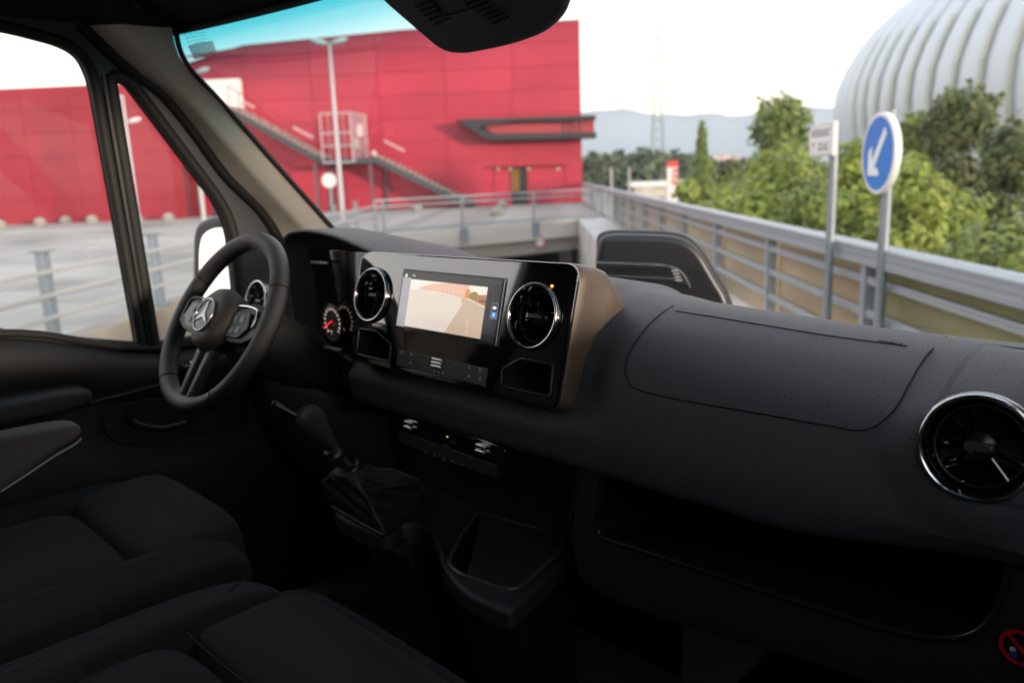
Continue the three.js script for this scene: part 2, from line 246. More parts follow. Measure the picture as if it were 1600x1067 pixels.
{
  const sx = PX - 0.2, t0 = W(1270, 195, 'x', sx), t1 = W(1304, 243, 'x', sx), zp = W(1301, 300, 'x', sx + 0.05).z;
  const t = thing('exit_sign', 'small white exit sign with black lettering on a grey post by the parapet', 'sign', v3(sx + 0.05, 0, zp), false);
  part(t, 'post', [rod(v3(sx + 0.05, -0.002, zp), v3(sx + 0.05, W(1301, 190, 'x', sx + 0.05).y, zp), 0.034, 0.034, 16)], M.steel);
  const h = t0.y - t1.y, w = t1.z - t0.z, c = v3(sx, (t0.y + t1.y) / 2, (t0.z + t1.z) / 2);
  part(t, 'sign_plate', [box(c, [0.035, h, w], 0.008)], mat(0.72, 0.71, 0.7, 0.5));
  const ct = canvasTex(512, 256, (g, W_, H_) => { g.fillStyle = '#e4e2e0'; g.fillRect(0, 0, W_, H_); g.fillStyle = '#26262a'; g.font = 'bold 92px sans-serif'; g.textAlign = 'center'; g.fillText('MEĐUKAT', W_ / 2, 106); g.fillText('IZLAZ', 318, 218); g.fillRect(84, 160, 14, 62); g.beginPath(); g.moveTo(58, 172); g.lineTo(91, 138); g.lineTo(124, 172); g.fill(); g.strokeStyle = '#8a8a8a'; g.lineWidth = 6; g.strokeRect(8, 8, W_ - 16, H_ - 16); });
  part(t, 'sign_print', [new THREE.PlaneGeometry(w * 0.96, h * 0.94).rotateY(-Math.PI / 2).translate(c.x - 0.019, c.y, c.z)], mat(1, 1, 1, 0.5, { map: ct }));
}
// ------------------------------------------------------------------ the red building
{
  const t = thing('red_building', 'large windowless building clad in red panels beyond the parking deck', 'building', v3(-20, 0, FZ), false);
  const bevelPanel = (pts, z, d) => { const s = new THREE.Shape(pts.map((p) => new THREE.Vector2(...p))); return new THREE.ExtrudeGeometry(s, { depth: d, bevelEnabled: false }).translate(0, 0, z); };
  const roofPx = [[905, 32], [630, 48], [380, 72], [286, 102], [225, 128]].map((p) => W(...p, 'z', FZ)), xr = roofPx[0].x, xl = roofPx[4].x;
  const roofAt = (x) => { for (let i = 0; i < 4; i++) if (x <= roofPx[i].x && x >= roofPx[i + 1].x) { const k = (x - roofPx[i + 1].x) / (roofPx[i].x - roofPx[i + 1].x); return roofPx[i + 1].y + k * (roofPx[i].y - roofPx[i + 1].y); } return x > xr ? roofPx[0].y : roofPx[4].y; };
  const row = 1.24, col = 3.74, gap = 0.012;
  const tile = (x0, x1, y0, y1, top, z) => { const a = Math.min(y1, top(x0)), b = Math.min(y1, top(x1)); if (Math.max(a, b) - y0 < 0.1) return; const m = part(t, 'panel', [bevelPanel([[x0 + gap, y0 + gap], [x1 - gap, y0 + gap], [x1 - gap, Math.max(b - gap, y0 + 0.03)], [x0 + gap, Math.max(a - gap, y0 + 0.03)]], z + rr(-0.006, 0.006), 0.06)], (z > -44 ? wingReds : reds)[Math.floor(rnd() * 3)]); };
  const door = [W(773, 300, 'z', FZ).x, W(800, 300, 'z', FZ).x, W(824, 300, 'z', FZ).x, W(884, 300, 'z', FZ).x];
  for (let x1 = xr; x1 > xl; x1 -= col) for (let y = 0; y < 12; y += row) tile(Math.max(x1 - col, xl), x1, y, y + row, roofAt, FZ);
  part(t, 'wall_core', [slab(xl - 0.1, xr - 0.1, -3, 7.0, FZ - 26, FZ - 0.01)], M.redtrim);
  const coreTop = new THREE.Shape([[xl, 6.5], ...roofPx.slice().reverse().map((p) => [p.x, p.y - 0.05])].concat([[xr - 0.1, 6.5]]).map((p) => new THREE.Vector2(...p)));
  part(t, 'upper_core', [new THREE.ExtrudeGeometry(coreTop, { depth: 25, bevelEnabled: false }).translate(0, 0, FZ - 25.02)], M.redtrim);
  part(t, 'side_cladding', [slab(xr - 0.099, xr + 0.02, -7, roofPx[0].y - 0.02, FZ - 26, FZ - 0.012)], reds[0]);
  part(t, 'coping', roofPx.slice(0, 4).map((p, i) => bar(p.clone().setZ(FZ - 0.1), roofPx[i + 1].clone().setZ(FZ - 0.1), 0.4, 0.08)), reds[1]);
  // lower wing on the left, a little nearer
  const LZ = -42.6, w0 = W(128, 132, 'z', LZ), w1 = W(0, 139, 'z', LZ), sl = (w0.y - w1.y) / (w0.x - w1.x), wx1 = W(262, 200, 'z', LZ).x, top = (x) => w0.y + (x - w0.x) * Math.max(0, sl);
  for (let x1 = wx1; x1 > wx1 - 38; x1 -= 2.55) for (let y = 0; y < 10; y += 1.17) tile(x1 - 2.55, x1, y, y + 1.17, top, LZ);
  part(t, 'wing_core', [slab(wx1 - 38, wx1 - 0.02, -1, Math.min(top(wx1 - 38), top(wx1)) - 0.1, LZ - 20, LZ - 0.012)], M.redtrim);
  part(t, 'base_strip', [slab(wx1 - 38, wx1, -0.01, 0.16, LZ + 0.07, LZ + 0.1)], M.redtrim);
  // door, canopy line and lamps
  const zf = FZ + 0.07, dTop = W(810, 262, 'z', zf).y;
  part(t, 'door_opening', [slab(door[1], door[2], 0.0, dTop, zf, zf + 0.03)], mat(0.015, 0.013, 0.012, 0.4));
  part(t, 'door_leaf', [slab(door[1], door[1] + (door[2] - door[1]) * 0.52, 0.75, dTop - 0.05, zf + 0.031, zf + 0.06)], mat(0.16, 0.085, 0.012, 0.5));
  part(t, 'door_canopy', [slab(door[0] - 0.1, door[3] + 0.1, W(830, 259, 'z', zf).y, W(830, 256, 'z', zf).y, zf, zf + 0.5)], M.redtrim);
  for (const x of [door[0], door[1] - 0.05, door[2] + 0.05, door[3]]) part(t, 'door_frame', [slab(x - 0.03, x + 0.03, 0, dTop, zf, zf + 0.04)], M.redtrim);
  for (const x of [778, 797, 826, 872]) { const p = W(x, 264, 'z', zf + 0.06); part(t, 'wall_lamp', [box(p, [0.18, 0.14, 0.12], 0.02)], M.white); }
  // dark projecting canopy box near the corner
  const CZ = FZ + 1.5, q = (x, y) => { const p = W(x, y, 'z', CZ); return new THREE.Vector2(p.x, p.y); };
  const outer = new THREE.Shape([q(712, 187), q(932, 179), q(932, 188), q(764, 197)]);
  const blade = (pts) => new THREE.ExtrudeGeometry(new THREE.Shape(pts), { depth: 1.45, bevelEnabled: false }).translate(0, 0, FZ + 0.08);
  const cn = part(t, 'canopy', [blade([q(711, 187), q(931, 179.5), q(931, 187), q(802, 189.5), q(746, 198.5)]), blade([q(712, 187.6), q(746, 198.6), q(772, 208.5), q(764, 219)]), blade([q(764, 219), q(770, 208.6), q(932, 206), q(932, 215)])], mat(0.022, 0.024, 0.03, 0.5));
  part(t, 'canopy_glass', [new THREE.ExtrudeGeometry(new THREE.Shape([q(748, 193), q(930, 187), q(930, 207), q(772, 209)]), { depth: 0.05, bevelEnabled: false }).translate(0, 0, FZ + 0.7)], mat(0.42, 0.05, 0.07, 0.25));
  for (let k = 0; k < 4; k++) { const p = W(900 + k * 9, 188, 'z', CZ), b = W(900 + k * 9, 206, 'z', CZ); part(t, 'canopy_mullion', [bar(p.setZ(CZ - 0.1), b.setZ(CZ - 0.1), 0.08, 0.08)], mat(0.25, 0.06, 0.07, 0.5)); }
  // white block at the head of the stairs
  const b0 = W(300, 178, 'z', FZ + 0.3), b1 = W(374, 123, 'z', FZ + 0.3);
  part(t, 'white_block', [slab(b0.x, b1.x, b0.y, b1.y, FZ + 0.07, FZ + 0.5)], mat(0.85, 0.83, 0.78, 0.8));
}
// ------------------------------------------------------------------ outside stairs with landing and cage
{
  const SZ = FZ + 2.2, q = (x, y, z = SZ) => W(x, y, 'z', z), t = thing('outside_stairs', 'dark steel outside stairs in two flights against the red facade', 'stairs', v3(q(580, 300).x, 0, FZ + 1.2), false);
  const flights = [[q(358, 171), q(505, 252)], [q(585, 248), q(738, 322)]], wide = 1.9, treadM = mat(0.33, 0.29, 0.28, 0.7);
  flights.forEach(([a, b], f) => {
    for (const z of [SZ, SZ - wide]) part(t, 'stringer', [bar(a.clone().setZ(z).add(v3(0, -0.05, 0)), b.clone().setZ(z).add(v3(0, -0.06, 0)), 0.07, 0.3)], M.darksteel);
    const n = 18, g = new THREE.BoxGeometry(Math.abs(b.x - a.x) / n * 0.62, 0.11, wide + 0.16);
    for (let i = 0; i < n; i++) { const p = a.clone().lerp(b, (i + 0.5) / n); shared(t, 'tread', g, treadM, v3(p.x, p.y + 0.19, SZ - wide / 2)); }
    const hr = f ? 1.15 : 1.2;
    part(t, 'handrail', [bar(a.clone().add(v3(0, hr, 0)), b.clone().add(v3(0, hr, 0)), 0.05, 0.06), bar(a.clone().add(v3(0, hr * 0.55, 0)), b.clone().add(v3(0, hr * 0.55, 0)), 0.03, 0.03)], M.redtrim);
    const ng = 9; for (let i = 0; i <= ng; i++) { const p = a.clone().lerp(b, i / ng); part(t, 'rail_post', [bar(p, p.clone().add(v3(0.001, hr, 0)), 0.045, 0.045, v3(0, 0, 1))], M.redtrim); }
  });
  const l0 = q(503, 249), l1 = q(588, 246);
  part(t, 'landing', [slab(l0.x, l1.x, l0.y - 0.3, l0.y, SZ - wide, SZ + 0.04)], M.darksteel);
  for (const [x, z] of [[491, 0], [578, 0], [592, -wide], [502, -wide]]) { const p = q(x, 250); part(t, 'support_post', [bar(v3(p.x, 0, SZ + z), v3(p.x + 0.001, p.y - 0.2, SZ + z), 0.16, 0.16, v3(0, 0, 1))], mat(0.13, 0.07, 0.09, 0.6)); }
  for (const x of [283, 306, 326]) { const p = q(x, 240); part(t, 'support_post', [bar(v3(p.x, 0, SZ), v3(p.x + 0.001, p.y + 0.3, SZ), 0.24, 0.24, v3(0, 0, 1))], mat(0.06, 0.03, 0.04, 0.6)); }
  { const a = q(280, 262), b = q(328, 262); part(t, 'cross_beam', [bar(a, b, 0.1, 0.1)], M.darksteel); }
  for (const [x0, y0, x1, y1] of [[378, 158, 397, 168], [458, 199, 489, 215], [600, 220, 632, 236]]) part(t, 'light_strip', [bar(q(x0, y0, SZ + 0.06), q(x1, y1, SZ + 0.06), 0.08, 0.13)], mat(0.5, 0.3, 0.34, 0.4));
  { const p = q(584, 240); part(t, 'step_lamp', [new THREE.SphereGeometry(0.16, 14, 10).translate(p.x, p.y, SZ)], M.white); }
  { const l2 = q(588, 247), g = []; for (const [a, b] of [[q(570, 213), q(594, 213)]]) g.push(bar(a, b, 0.05, 0.06)); part(t, 'landing_rail', g, M.redtrim); }
}
{
  const CZ = FZ + 2.6, q = (x, y, z = CZ) => W(x, y, 'z', z), a = q(505, 250), b = q(546, 176), w2 = 1.9;
  const t = thing('stair_cage', 'pale grey mesh security cage standing on the stair landing', 'cage', v3(a.x, a.y, CZ), false), pale = mat(0.36, 0.34, 0.36, 0.45), c = q(570, 180, CZ - w2);
  const fr = (p, r) => part(t, 'frame', [bar(p, r, 0.07, 0.07, v3(0.3, 0.2, 1))], pale);
  const A = [v3(a.x, a.y - 0.15, CZ), v3(b.x, a.y - 0.15, CZ), v3(b.x, b.y, CZ), v3(a.x, b.y, CZ)], B = [v3(c.x, a.y, CZ - w2), v3(c.x, c.y, CZ - w2)];
  A.forEach((p, i) => fr(p, A[(i + 1) % 4])); fr(A[1], B[0]); fr(A[2], B[1]); fr(B[0], B[1]); for (const k of [0.34, 0.6]) fr(A[0].clone().lerp(A[3], k), A[1].clone().lerp(A[2], k));
  const bars = []; for (let i = 1; i < 9; i++) { const k = i / 9; bars.push(A[1].clone().lerp(B[0], k), A[2].clone().lerp(B[1], k)); } for (let i = 0; i < bars.length; i += 2) part(t, 'bar', [rod(bars[i], bars[i + 1], 0.022, 0.022, 6)], pale);
  for (let i = 1; i < 4; i++) part(t, 'bar', [rod(A[0].clone().lerp(A[1], i / 4), A[3].clone().lerp(A[2], i / 4), 0.016, 0.016, 6)], pale);
  { const p = A[1].clone().lerp(B[0], 0.55), r = A[2].clone().lerp(B[1], 0.55).lerp(p, 0.35); part(t, 'notice', [box(r, [0.3, 0.6, 0.03], 0.01)], mat(0.75, 0.5, 0.52, 0.5)); part(t, 'lock_box', [box(p.clone().lerp(A[1], 0.5).add(v3(0, 0.9, 0.04)), [0.25, 0.5, 0.08], 0.02)], pale); }
}
// ------------------------------------------------------------------ lamps, posts, stones on the deck
function lampPost(px, pyTop, pxBase, depth, label, heads) {
  const topP = Wd(px, pyTop, depth), base = Wd(pxBase, 345, depth).setY(0); base.z = topP.z; base.x = topP.x;
  const t = thing('street_lamp', label, 'street lamp', base, false, undefined), y1 = topP.y;
  part(t, 'pole', [rod(base, topP.clone().setX(base.x), 0.1, 0.055, 14)], mat(0.42, 0.42, 0.44, 0.5));
  part(t, 'pole_foot', [box(base.clone().setY(0.05), [0.4, 0.1, 0.4], 0.02)], M.steel);
  for (const [dy, s, span] of heads) {
    part(t, 'arm', [bar(v3(base.x - span, y1 - dy, base.z), v3(base.x + span, y1 - dy, base.z), 0.07, 0.07)], M.steel);
    for (const k of s) part(t, 'lamp_head', [new THREE.SphereGeometry(0.5, 18, 12).scale(0.62, 0.2, 0.36).rotateZ(k * 0.25).translate(base.x + k * (span + 0.2), y1 - dy + 0.03, base.z)], mat(0.62, 0.62, 0.62, 0.4));
  }
  return t;
}
lampPost(514, 66, 533, 29, 'tall grey twin-headed lamp post in front of the outside stairs', [[0, [-1, 1], 0.18]]);
{ const t = lampPost(190, 150, 203, 34, 'grey lamp post with two low heads seen through the quarter window', [[0, [-1], 0.12], [1.05, [-1, 1], 0.2]]), b = BASE.get(t); part(t, 'cabinet', [box(b.clone().add(v3(-0.1, 0.75, 0.16)), [0.5, 0.75, 0.25], 0.03)], mat(0.3, 0.34, 0.42, 0.5)); }
lampPost(292, 112, 300, 35, 'grey lamp post half hidden behind the windscreen pillar', [[0, [1], 0.5]]);
{
  const c = Wd(514, 282, 27), t = thing('round_sign', 'back of a small round sign on a thin post by the lamp', 'road sign', c.clone().setY(0), false);
  part(t, 'post', [rod(c.clone().setY(0).add(v3(0, 0, -0.05)), c.clone().add(v3(0, 0.2, -0.05)), 0.04)], M.steel);
  part(t, 'disc', [lathe(plane(c, v3(1, 0, 0), v3(0, 1, 0)), [[0, 0], [0.24, 0], [0.25, 0.01], [0.25, 0.03], [0.24, 0.035], [0, 0.035]], 40)], mat(0.6, 0.6, 0.62, 0.5));
}
{
  const c = v3(0, 0, 0).copy(Wd(843, 378, 28.6)), t = thing('height_limit_sign', 'round white sign with red ring hanging on the bridge beam', 'road sign', c, false), P = plane(c, v3(1, 0, 0.3), v3(0, 1, 0));
  part(t, 'sign_face', [lathe(P, [[0, 0.02], [0.15, 0.02]], 36)], mat(0.75, 0.72, 0.7, 0.5)); part(t, 'red_ring', [ring(P, 0.19, 0.035, 0.01, 40)], mat(0.55, 0.12, 0.12, 0.5)); part(t, 'bracket', [bar(c.clone(), c.clone().add(v3(0, 0.4, -0.2)), 0.04, 0.04)], M.steel);
}
{
  const stone = thing('concrete_ball', 'white concrete ball stone at the foot of the red wing, farthest left', 'bollard', v3(0, 0, 0), false, 'white stones along the red wall');
  const g = new THREE.SphereGeometry(0.3, 20, 14, 0, Math.PI * 2, 0, Math.PI * 0.62), p = g.attributes.position; for (let i = 0; i < p.count; i++) { const k = 1 + 0.06 * Math.sin(p.getX(i) * 9) * Math.cos(p.getZ(i) * 11); p.setXYZ(i, p.getX(i) * k, p.getY(i) * k + 0.1, p.getZ(i) * k); } g.computeVertexNormals();
  part(stone, 'ball', [g], M.concrete); part(stone, 'foot', [new THREE.CylinderGeometry(0.28, 0.3, 0.06, 20).translate(0, 0.03, 0)], M.concrete);
  const spots = [[0, 352, 'white concrete ball stone at the foot of the red wing, at the photo\'s left edge'], [62, 347, 'white concrete ball stone by the red wing, second from the left edge'], [102, 344, 'white concrete ball stone by the red wing, third from the left edge'], [143, 342, 'white concrete ball stone by the red wing, nearest to the window bar'], [214, 342, 'white concrete ball stone just right of the lamp post cabinet'], [263, 340, 'white concrete ball stone above the wing mirror'], [651, 322, 'white concrete ball stone under the lower flight of stairs'], [776, 333, 'nearer of two white stones behind the bridge railing'], [784, 321, 'farther of two white stones behind the bridge railing']];
  spots.forEach(([x, y, l], i) => { const r = rayW(x, y + 4), k = (0.02 - EYE.y) / r.y, d = Math.min(k, 41.8 / -r.z), q = EYE.clone().addScaledVector(r, d).setY(0); if (i) copyOf(stone, q, l); else { stone.position.copy(q); stone.userData.label = l; } });
}
// ------------------------------------------------------------------ arena
{
  const C = Wd(0, 0, 0).set(0, 0, 0), az = -(43.2 - 2.3) * RAD, D = 150; C.set(-Math.sin(az) * D, 0, -Math.cos(az) * D);
  const t = thing('arena', 'huge white ribbed arena hall rising behind the trees on the right', 'arena', v3(C.x, -7, C.z), false), R0 = 55;
  const prof = line([[0.93, -7], [0.975, 1], [1, 9.5], [0.982, 14], [0.915, 20], [0.79, 25.3], [0.66, 28.4], [0.45, 31], [0.2, 32.4], [0.01, 32.7]].map((p) => v3(p[0] * R0, p[1], 0)), 26);
  const shell = surf((u, v) => { const p = prof[Math.round(v * 25)], a = u * 2 * Math.PI; return v3(C.x + (p.x - 0.5) * Math.cos(a), p.y, C.z + (p.x - 0.5) * Math.sin(a)); }, 140, 25);
  part(t, 'shell', [shell], mat(0.5, 0.53, 0.56, 0.5));
  const ribM = mat(0.62, 0.66, 0.7, 0.45), N = 100, th = 2 * Math.PI / N;
  const ribG = surf((u, v) => { const p = prof[Math.round(v * 20)], w = (u - 0.5) * 2, half = Math.min(0.5 * th * 0.86, 0.5 * th * 0.86), a = w * half, b = 0.4 * Math.sqrt(Math.max(0, 1 - w * w)); return v3((p.x - 0.4 + b) * Math.cos(a), p.y + b * 0.3, (p.x - 0.4 + b) * Math.sin(a)); }, 10, 20);
  const winG = surf((u, v) => { const p = prof[3 + Math.round(v * 5)], a = (u - 0.5) * th * 0.15 + th / 2; return v3((p.x + 0.25) * Math.cos(a), p.y, (p.x + 0.25) * Math.sin(a)); }, 2, 6), winM = mat(0.46, 0.46, 0.34, 0.35);
  const toEye = Math.atan2(-C.z, -C.x);
  for (let i = 0; i < N; i++) { const a = i * th; let d = a - toEye; d = Math.atan2(Math.sin(d), Math.cos(d)); if (Math.abs(d) > 1.75) continue; shared(t, 'rib', ribG, ribM, C, -a); if (Math.abs(d) < 0.9) shared(t, 'window', winG, winM, C, -a); }
}
// ------------------------------------------------------------------ trees beyond the parapet
function leafCrown(blobs, n, size, sd) {
  seed = sd; const pos = new Float32Array(n * 12), col = new Float32Array(n * 12), nor = new Float32Array(n * 12), idx = new Uint32Array(n * 6), tot = blobs.reduce((s, b) => s + b[3] * b[4], 0), x = v3(), y = v3(), z = v3();
  for (let i = 0; i < n; i++) {
    let k = rnd() * tot, b; for (b of blobs) { k -= b[3] * b[4]; if (k <= 0) break; }
    const th = rnd() * 2 * Math.PI, cy = rr(-1, 1), s = Math.sqrt(1 - cy * cy), lump = 1 + 0.22 * Math.sin(th * 3 + b[0] * 5) * Math.cos(cy * 5 + b[1] * 3) + 0.12 * Math.sin(th * 7 + cy * 9), r = Math.pow(rnd(), 0.28) * lump;
    const cx = b[0] + s * Math.cos(th) * r * b[3], py = b[1] + cy * r * b[4], pz = b[2] + s * Math.sin(th) * r * b[3];
    x.set(rr(-1, 1), rr(-1, 1), rr(-1, 1)).normalize(); z.set(s * Math.cos(th) + rr(-0.8, 0.8), cy + 0.3 + rr(-0.8, 0.8), s * Math.sin(th) + rr(-0.8, 0.8)).normalize(); y.crossVectors(z, x).normalize(); x.crossVectors(y, z).normalize();
    const a = size * rr(0.55, 1.35), w = a * rr(0.4, 0.65), tone = rr(0.6, 1.25), warm = rr(-0.14, 0.07); for (let j = 0; j < 4; j++) col.set([tone * (1 + warm), tone, tone * (1 - warm)], i * 12 + j * 3);
    [[-1, 0], [0, -1], [1, 0], [0, 1]].forEach(([p, q], j) => { const o = (i * 4 + j) * 3; pos[o] = cx + x.x * p * a + y.x * q * w; pos[o + 1] = py + x.y * p * a + y.y * q * w; pos[o + 2] = pz + x.z * p * a + y.z * q * w; nor[o] = z.x; nor[o + 1] = z.y; nor[o + 2] = z.z; });
    idx.set([i * 4, i * 4 + 1, i * 4 + 2, i * 4, i * 4 + 2, i * 4 + 3], i * 6);
  }
  const g = new THREE.BufferGeometry(); g.setAttribute('position', new THREE.BufferAttribute(pos, 3)); g.setAttribute('normal', new THREE.BufferAttribute(nor, 3)); g.setAttribute('color', new THREE.BufferAttribute(col, 3)); g.setAttribute('uv', new THREE.BufferAttribute(new Float32Array(n * 8), 2)); g.setIndex(new THREE.BufferAttribute(idx, 1)); return g;
}
const leafMat = (r, g, b) => new THREE.MeshPhysicalMaterial({ color: new THREE.Color().setRGB(r, g, b), roughness: 0.8, transmission: 0.45, thickness: 0, side: THREE.DoubleSide, vertexColors: true });
const leaf = { dark: leafMat(0.16, 0.19, 0.05), mid: leafMat(0.23, 0.29, 0.05), light: leafMat(0.36, 0.42, 0.06), far: leafMat(0.12, 0.16, 0.07) };
const bark = mat(0.12, 0.09, 0.065, 0.9, { bumpMap: retile(NOISE, 3), bumpScale: 0.02 });
function tree(name, label, px, topPy, depth, width, kind, shape, n, size, sd, group, ground = -7) {
  const top = Wd(px, topPy, depth), base = v3(top.x, ground, top.z), H = top.y - ground, t = thing(name, label, 'tree', base, false, group); seed = sd;
  const limbs = [], tr = Math.max(0.12, H * 0.018); part(t, 'trunk', [rod(base, base.clone().add(v3(rr(-0.2, 0.2), H * 0.8, rr(-0.2, 0.2))), tr, tr * 0.25, 9)], bark);
  const blobs = [];
  if (shape === 'cone') { const m = 7; for (let i = 0; i < m; i++) { const k = i / (m - 1); blobs.push([rr(-0.1, 0.1) * width, H * (0.3 + 0.66 * k), rr(-0.1, 0.1) * width, width * 0.5 * (1.04 - k * 0.92), H * 0.09]); } }
  else { const m = 15; for (let i = 0; i < m; i++) { const k = 0.28 + 0.72 * Math.pow((i + 0.5) / m, 0.8), sp = Math.sin(Math.PI * Math.min(1, 0.18 + k * 0.8)) * width * 0.42, a = i * 2.4 + sd, r = width * rr(0.16, 0.27); blobs.push([Math.cos(a) * sp * rr(0.4, 1), H * k * (i === m - 1 ? 0.95 : rr(0.86, 0.97)), Math.sin(a) * sp * rr(0.4, 1), r, r * rr(0.75, 1.15)]); } }
  for (const b of blobs.slice(0, 9)) limbs.push(rod(base.clone().add(v3(0, Math.max(1, b[1] - H * 0.22), 0)), base.clone().add(v3(b[0] * 0.85, b[1], b[2] * 0.85)), tr * 0.38, tr * 0.1, 6));
  part(t, 'limb', limbs, bark);
  part(t, 'crown', leafCrown(blobs, n, size, sd * 31 + 5).translate(base.x, base.y, base.z), leaf[kind]);
  return t;
}
tree('broadleaf_tree', 'big dark olive tree at the right edge behind the blue arrow sign', 1500, 128, 17, 3.0, 'dark', 'round', 25500, 0.094, 11);
tree('broadleaf_tree', 'dark tree cut off by the right edge of the photo in front of the arena', 1590, 190, 15, 2.6, 'dark', 'round', 20400, 0.086, 12);
tree('broadleaf_tree', 'bright green bushy tree between the exit sign and the arrow sign', 1335, 205, 15, 2.9, 'light', 'round', 22100, 0.086, 23);
tree('broadleaf_tree', 'bright green tree standing right behind the blue arrow sign', 1430, 235, 13, 2.5, 'light', 'round', 20400, 0.079, 14);
tree('broadleaf_tree', 'bright green tree just left of the exit sign', 1215, 243, 17, 3.1, 'light', 'round', 22100, 0.094, 35);
tree('broadleaf_tree', 'tall sunlit-tipped tree rising left of the exit sign toward the hills', 1225, 163, 30, 4.2, 'mid', 'round', 20400, 0.144, 46);
tree('broadleaf_tree', 'green tree filling the gap below the exit sign', 1275, 262, 13, 2.6, 'mid', 'round', 17000, 0.079, 57);
tree('broadleaf_tree', 'low bushy tree above the handrail at the right edge', 1560, 335, 9, 2.6, 'mid', 'round', 17000, 0.061, 68);
tree('broadleaf_tree', 'low light green tree left of the small conifer', 1072, 268, 26, 2.6, 'light', 'round', 11900, 0.115, 79);
tree('broadleaf_tree', 'low light green tree right of the small conifer', 1140, 285, 22, 2.8, 'light', 'round', 13600, 0.101, 80);
tree('broadleaf_tree', 'dark tree behind the light green trees near the conifer', 1142, 250, 36, 3.2, 'dark', 'round', 11900, 0.144, 91);
tree('broadleaf_tree', 'light green tree crown just above the handrail left of the exit sign post', 1180, 300, 15, 3.0, 'light', 'round', 20000, 0.085, 121);
tree('broadleaf_tree', 'green tree crown behind the gap between the two sign posts', 1345, 300, 17, 3.4, 'mid', 'round', 20000, 0.09, 132);
tree('broadleaf_tree', 'pale green tree crown right of the arrow sign post above the handrail', 1470, 290, 15, 3.0, 'light', 'round', 20000, 0.085, 143);
tree('broadleaf_tree', 'upright feathery green tree in front of the arena, left of the big dark tree', 1440, 160, 19, 2.2, 'mid', 'round', 16000, 0.09, 154);
tree('conifer', 'slim dark green conifer against the distant hills', 1090, 213, 28, 3.0, 'mid', 'cone', 13600, 0.115, 102);
{
  const far = tree('distant_tree', 'first tree of the distant line, beside the red building corner', 928, 243, 95, 9, 'far', 'round', 3500, 0.55, 113, 'line of distant trees beyond the parapet');
  const rowT = [[948, 246, 1.0, 'distant tree between the red corner and the first white mast'], [966, 241, 1.05, 'distant tree just left of the second white mast'], [985, 245, 0.95, 'distant tree behind the second white mast'], [1008, 237, 1.2, 'tallest distant tree left of the pylon foot'], [1030, 241, 1.0, 'distant tree standing right at the pylon foot'], [1052, 240, 1.05, 'distant tree behind the red topped totem'], [1075, 246, 1.0, 'distant tree behind the conifer\'s left side'], [1110, 250, 1.0, 'distant tree behind the conifer\'s right side'], [1165, 252, 1.1, 'distant tree at the right end of the far line']];
  const p0 = W(928, 262, 'z', -95);
  rowT.forEach(([x, y, s, l], i) => { const p = Wd(x, y, 95 + (i % 3) * 9), q = v3(p.x, -7, p.z), c = copyOf(far, q, l, i * 1.7); const H0 = Wd(928, 243, 95).y + 7; c.scale.set(s, (p.y + 7) / H0, s); });
}
// ------------------------------------------------------------------ far things: pylon, masts, hall, totem, hills
{
  const D = 210, top = Wd(1028, 40, D), t = thing('power_pylon', 'tall thin lattice power pylon in the haze', 'pylon', v3(top.x, -7, top.z), false), pm = mat(0.5, 0.54, 0.48, 0.7), b = v3(top.x, -7, top.z), H = top.y + 7;  // lattice colour lightened to carry some of the haze
  const hw = (k) => k < 0.62 ? 2.3 - k * 2.2 : 0.93 - (k - 0.62) * 1.2, cor = (k, i) => b.clone().add(v3([-1, 1, 1, -1][i] * hw(k), H * k, [-1, -1, 1, 1][i] * hw(k)));
  for (let i = 0; i < 4; i++) part(t, 'leg', [bar(cor(0, i), cor(0.62, i), 0.2, 0.2, v3(1, 0, 0.3)), bar(cor(0.62, i), cor(1, i), 0.16, 0.16, v3(1, 0, 0.3))], pm);
  const lv = 18; for (let k = 0; k < lv; k++) { const g = []; for (let i = 0; i < 4; i++) { const j = (i + 1) % 4; g.push(bar(cor(k / lv, i), cor((k + 1) / lv, j), 0.09, 0.09, v3(1, 0.2, 0.4)), bar(cor(k / lv, j), cor((k + 1) / lv, i), 0.09, 0.09, v3(1, 0.2, 0.4))); } part(t, 'bracing', g, pm); }
  for (const [k, w] of [[0.3, 4], [0.93, 5], [0.8, 6], [0.68, 5]]) part(t, 'crossarm', [bar(b.clone().add(v3(-w, H * k, 0)), b.clone().add(v3(w, H * k, 0)), 0.25, 0.3)], pm);
}
{
  const p = Wd(955, 262, 80), t = thing('mast', 'thin white mast in front of the distant trees, left of two', 'mast', v3(p.x, -7, p.z), false);
  part(t, 'pole', [rod(v3(p.x, -7, p.z), v3(p.x, p.y, p.z), 0.14, 0.1)], M.white); part(t, 'foot', [box(v3(p.x, -6.95, p.z), [0.5, 0.1, 0.5], 0.02)], M.white);
  const q = Wd(983, 266, 80); copyOf(t, v3(q.x, -7, q.z), 'thin white mast in front of the distant trees, right of two');
}
{
  const a = Wd(992, 292, 88), b = Wd(1062, 292, 88), t = thing('white_hall', 'low white flat-roofed hall seen over the parapet', 'building', v3((a.x + b.x) / 2, -7, a.z - 8), false);
  part(t, 'wall', [slab(a.x, b.x, -7, a.y, a.z - 16, a.z)], M.white); part(t, 'roof', [slab(a.x - 0.4, b.x + 0.4, a.y, a.y + 0.5, a.z - 16.4, a.z + 0.4)], mat(0.78, 0.79, 0.8, 0.6));
  for (let i = 0; i < 5; i++) part(t, 'window', [slab(a.x + 0.6 + i * 1, a.x + 1.3 + i * 1, a.y - 2.2, a.y - 1.2, a.z, a.z + 0.06)], mat(0.15, 0.2, 0.25, 0.2));
}
